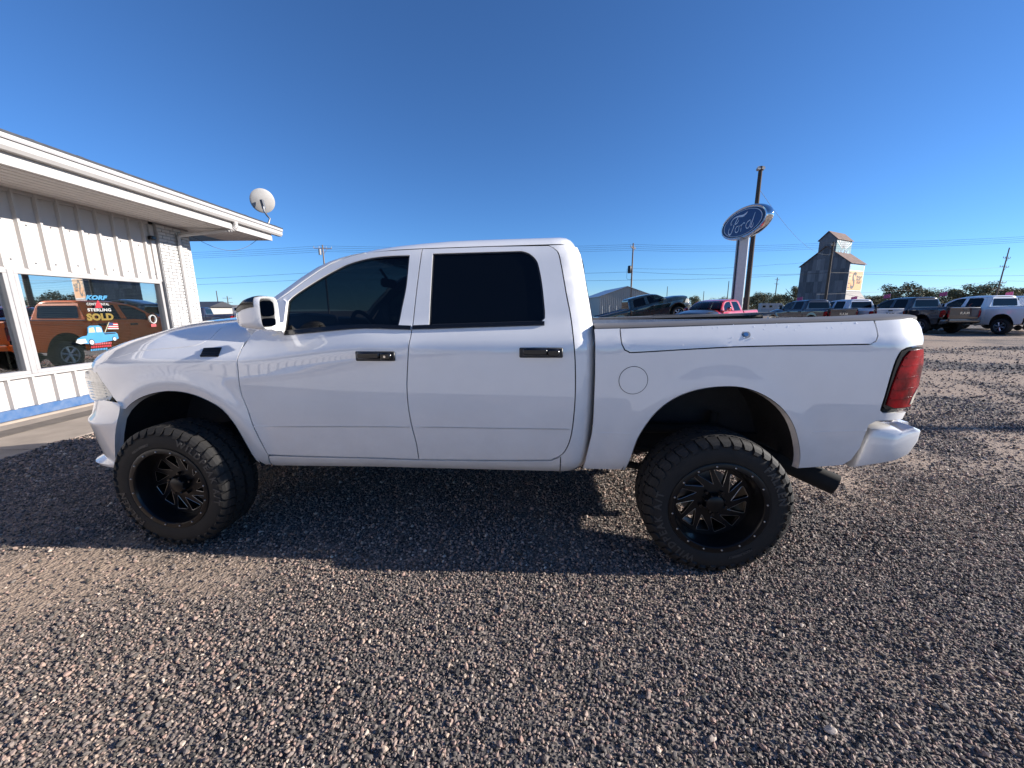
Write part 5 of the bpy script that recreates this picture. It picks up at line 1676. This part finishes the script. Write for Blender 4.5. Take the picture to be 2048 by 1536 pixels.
for k, z in enumerate((7.1, 6.5, 5.3, 4.6)):
    mural('mural_stroke', [(.2, z), (.9, z + .05), (.9, z + .17), (.2, z + .14)], MU['dark'], .07, .004)
mural('board_band', [(.0, 2.35), (Dp, 2.35), (Dp, 4.0), (0, 4.0)], M['oldwood'])
mural('board_band', [(.0, .0), (Dp, .0), (Dp, 2.2), (0, 2.2)], M['oldwood'])
mural('mural_border', [(.0, 2.2), (Dp, 2.2), (Dp, 2.35), (0, 2.35)], MU['white'], .03)
def hmural(name, pts, mat, d): return MB().prism([(hh1 + d, y, z) for y, z in pts], (.02, 0, 0)).make(name, mat, el)
hmural('mural_panel', [(0, hz0 + .25), (Dp, hz0 + .25), (Dp, hz1 - .1), (0, hz1 - .1)], MU['teal'], .01)
for k in range(11):
    a = R(28 + k * 12.4)
    c0 = (3.0, hz0 + .95)
    L = 2.9 if 40 < math.degrees(a) < 140 else 3.0
    q = []
    for rr, da in ((.55, -.035), (.55, .035), (9, .045), (9, -.045)):
        y, z = c0[0] - rr * math.cos(a + da) , c0[1] + rr * math.sin(a + da)
        if rr > 1:
            t = min((hz1 - .15 - c0[1]) / max(1e-6, (z - c0[1])), (2.9 / max(1e-6, abs(y - c0[0]))))
            y, z = c0[0] + (y - c0[0]) * t, c0[1] + (z - c0[1]) * t
        q.append((y, z))
    hmural('sun_ray', q, MU['white'], .035)
hmural('mural_panel', [(.8, hz0 + .3), (5.4, hz0 + .3), (5.0, hz0 + 1.1), (1.4, hz0 + 1.1)], MU['blue'], .045)
mural_text('ELBY', 3.1, hz0 + .75, 3.2, .7, x=hh1 + .075, shear=.1)
MB().prism([(-3.2, Dp, 0), (0.02, Dp, 0), (.02, Dp, 3.6), (-3.2, Dp, 3.6)], (0, .05, 0)).make('lean_to', TIN[3], el)
MB().prism([(.0, Dp + .05, 0), (.0, Dp + 3.0, 0), (.0, Dp + 3.0, 2.6), (.0, Dp + .05, 3.9)], (-3.2, 0, 0)).make('lean_to', M['oldwood'], el)

# ------------------------------------------------------------------ metal shed
shed = empty('metal_shed', (13.5, 60, 0))
tag(shed, 'pale ribbed metal shed with a gabled roof behind the truck bed', 'shed')
M['shedwall'] = pbr('shed_wall', (.40, .38, .34), .6, var=.08)
M['shedroof'] = pbr('shed_roof', (.48, .52, .58), .4, metal=.3, var=.08)
MB().prism([(0, 0, 0), (8.2, 0, 0), (8.2, 0, 3.35), (4.1, 0, 4.75), (0, 0, 3.35)], (0, 14, 0)).make('wall', M['shedwall'], shed)
for k in range(28):
    x = .1 + k * .295
    top = 3.35 + 1.4 * (1 - abs(x - 4.1) / 4.1) - .05
    MB().prism([(x, -.07, .0), (x + .08, -.07, .0), (x + .11, 0, 0), (x - .03, 0, 0)], (0, 0, top)).make('siding_rib', M['shedwall'], shed)
for xa, za, xb, zb in ((-.2, 3.3, 4.1, 4.78), (4.1, 4.78, 8.4, 3.3)):
    MB().prism([(xa, -.2, za), (xb, -.2, zb), (xb, -.2, zb + .06), (xa, -.2, za + .06)], (0, 14.4, 0)).make('roof', M['shedroof'], shed)
an = MB().prism([(5.2, -2.2, 0), (9.6, -2.2, 0), (9.6, -2.2, 1.9), (5.2, -2.2, 2.25)], (0, 2.1, 0)).make('annex', M['trim'], shed)
MB().box((6.2, -2.22, .95), (.9, .03, 1.8)).make('annex_door', M['bedgrey'], an)
shed2 = copy_tree(shed)
shed2.location = (-6.5, -24.0, 0); shed2.rotation_euler = (0, 0, R(143))
tag(shed2, 'pale ribbed metal shed across the lot, faintly mirrored in the rear door')
fence = empty('chain_gate', (11.6, 50, 0))
tag(fence, 'low wire fence beside the metal shed', 'fence')
for k in range(4): MB().tube([(k * .9, 0, 0), (k * .9, 0, 1.9)], .035, 6).make('post', M['steel'], fence)
for z in (.2, 1.0, 1.85): MB().tube([(0, 0, z), (2.7, 0, z)], .02, 5).make('rail', M['steel'], fence)

# ------------------------------------------------------------------ campers
def camper(loc, yaw, label, L=8.0):
    c = empty('camper_trailer', loc, yaw); tag(c, label, 'camper')
    prof = [(0, .6), (L - 1.2, .6), (L - .2, 1.3), (L, 2.1), (L - .3, 2.9), (L - 1.0, 3.15), (.2, 3.15), (0, 2.9)]
    MB().prism([(x, -1.2, z) for x, z in prof], (0, 2.4, 0)).make('body', M['trim'], c)
    for x in (.8, 2.6, 5.2): MB().box((x, -1.22, 2.2), (.8, .03, .6), b=.005).make('window', M['privacy'], c)
    MB().box((3.9, -1.22, 1.65), (.75, .03, 1.9), b=.005).make('door', M['dishgrey'], c)
    MB().prism([(.1, -1.23, 1.2), (L - 1.4, -1.23, 1.2), (L - .6, -1.23, 1.75), (.1, -1.23, 1.45)], (0, .02, 0)).make('stripe', M['bedgrey'], c)
    for x in (2.2, 3.1): MB().tube([(x, -1.2, .36), (x, -.95, .36)], .36, 16).make('wheel', M['rubber'], c)
camper((-66.5, 92, .0), R(8), 'white camper trailer beyond the door mirror', 9)
camper((76.0, 120, -.6), R(-14), 'pale camper trailer far behind the red pickup', 6)
lb = empty('long_shed', (-66, 70, 0)); tag(lb, 'long low dark roofed shed far beyond the brick pier', 'shed')
MB().box((4, 3, 1.3), (16, 6, 2.6)).make('wall', M['shedwall'], lb)
MB().prism([(-4.4, -.4, 2.5), (-4.4, 6.4, 2.5), (-4.4, 3, 3.5)], (17, 0, 0)).make('roof', M['roofdark'], lb)

# ------------------------------------------------------------------ trees along the far edge
def leaf_mat(name, c0, c1):
    m, nt, b = nmat(name)
    oi = N(nt, 'ShaderNodeTexCoord')
    n = N(nt, 'ShaderNodeTexNoise', Scale=.7, Detail=4.0); nt.links.new(oi.outputs['Object'], n.inputs['Vector'])
    rp = N(nt, 'ShaderNodeValToRGB'); rp.color_ramp.elements[0].color = (*c0, 1); rp.color_ramp.elements[1].color = (*c1, 1)
    rp.color_ramp.elements[0].position = .35; rp.color_ramp.elements[1].position = .65
    nt.links.new(n.outputs['Fac'], rp.inputs['Fac']); nt.links.new(rp.outputs[0], b.inputs['Base Color'])
    b.inputs['Roughness'].default_value = .8; b.inputs['Specular IOR Level'].default_value = .2
    return m
LEAF = [leaf_mat('foliage_dark', (.10, .095, .055), (.22, .20, .11)), leaf_mat('foliage_olive', (.13, .13, .065), (.27, .24, .125)), leaf_mat('foliage_autumn', (.2, .16, .085), (.36, .27, .15))]
M['bark'] = pbr('bark', (.07, .055, .045), .9, var=.3)
def crown_mesh(seed, n, leaf, mat, flat=1.0):
    r = random.Random(seed); v, f = [], []
    cl = []
    for _ in range(38):
        a = r.uniform(0, 6.283); rr = r.uniform(.15, .85) ; z = r.uniform(-.8, .8)
        rr *= math.sqrt(max(.1, 1 - z * z * .8))
        cl.append((rr * math.cos(a), rr * math.sin(a), z * flat, r.uniform(.2, .42)))
    for _ in range(n):
        c = r.choice(cl)
        d = Vector((r.gauss(0, 1), r.gauss(0, 1), r.gauss(0, 1))).normalized() * c[3] * r.uniform(.55, 1.05)
        p = Vector(c[:3]) + d
        nrm = (d.normalized() + Vector((r.gauss(0, .6), r.gauss(0, .6), r.gauss(0, .6)))).normalized()
        a = nrm.orthogonal().normalized(); a.rotate(Matrix.Rotation(r.uniform(0, 6.28), 3, nrm)); b = nrm.cross(a)
        s_ = leaf * r.uniform(.5, 1.3)
        k = len(v)
        v += [p - a * s_ - b * s_ * .4, p + a * s_ * .2 - b * s_ * .8, p + a * s_ + b * s_ * .2, p - a * s_ * .2 + b * s_ * .7]
        f.append((k, k + 1, k + 2, k + 3))
    return mesh_of('crown', v, f, mat, recalc=False)
CR = [crown_mesh(1, 4200, .045, LEAF[0]), crown_mesh(2, 3800, .045, LEAF[1]), crown_mesh(3, 3000, .04, LEAF[2], .9), crown_mesh(4, 4200, .045, LEAF[0], .8)]
def trunk_mesh():
    mb = MB().tube([(0, 0, 0), (.03, .0, .35), (0, .02, .62)], [.045, .035, .025], 7)
    r = random.Random(2)
    for k in range(7):
        a = k * .9; z = r.uniform(.3, .6)
        mb.tube([(0, 0, z), (.18 * math.cos(a), .18 * math.sin(a), z + .18), (.34 * math.cos(a), .34 * math.sin(a), z + .36)], [.018, .012, .005], 5)
    return mesh_of('trunk', mb.v, mb.f, M['bark'])
TK = trunk_mesh()
def tree(px, Y, h, w, kind, label, rz=0.0):
    X = (px - 1024) / 770 * Y * .975
    h *= .74; w *= .8
    t = empty('tree', (X, Y, -.1), rz); tag(t, label, 'tree', 'trees along the far edge of the lot')
    k = bpy.data.objects.new('trunk', TK); k.scale = (h, h, h); link(k, t)
    c = bpy.data.objects.new('crown', CR[kind]); c.location = (0, 0, h * .52); c.scale = (w / 2, w / 2, h * .50); link(c, t)
trees = [(1352, 140, 6.5, 9, 2, 'rust coloured tree between the shed and the red pickup'), (1392, 150, 8.2, 8, 1, 'rounded olive tree right of the green pickup nose'), (1447, 150, 7.5, 12, 2, 'autumn tree left of the sign pylon'),
         (1478, 135, 7.0, 9, 1, 'olive tree behind the sign pylon'), (1507, 150, 8.0, 10, 1, 'olive tree right of the wooden light pole'), (1532, 130, 8.4, 11, 0, 'dark tree between light pole and elevator'), (1562, 125, 7.6, 11, 1, 'sunlit olive tree left of the elevator'),
         (1592, 105, 9.4, 8, 0, 'tall dark tree touching the elevator wall'), (1742, 120, 6.2, 12, 0, 'low dark tree right of the elevator lean-to'), (1765, 125, 6.6, 11, 3, 'dark hedge-like tree above the silver pickup'), (1802, 105, 9.8, 13, 0, 'biggest rounded dark tree above the grey pickup'),
         (1848, 115, 8.6, 11, 1, 'paler thin tree beside the biggest tree'), (1880, 130, 6.0, 12, 2, 'low autumn scrub behind the white pickup'), (1915, 120, 9.0, 13, 1, 'wide olive tree above the white pickup'), (1958, 112, 10.0, 15, 0, 'broad dark tree left of the leaning pole'),
         (2005, 125, 9.0, 12, 1, 'olive tree behind the leaning pole'), (2045, 130, 9.4, 14, 0, 'dark tree at the right picture edge'), (1320, 190, 6, 10, 2, 'distant low tree behind the green pickup')]
for i, (px, Y, h, w, k, lab) in enumerate(trees): tree(px, Y, h, w, k, lab, i * 1.7)
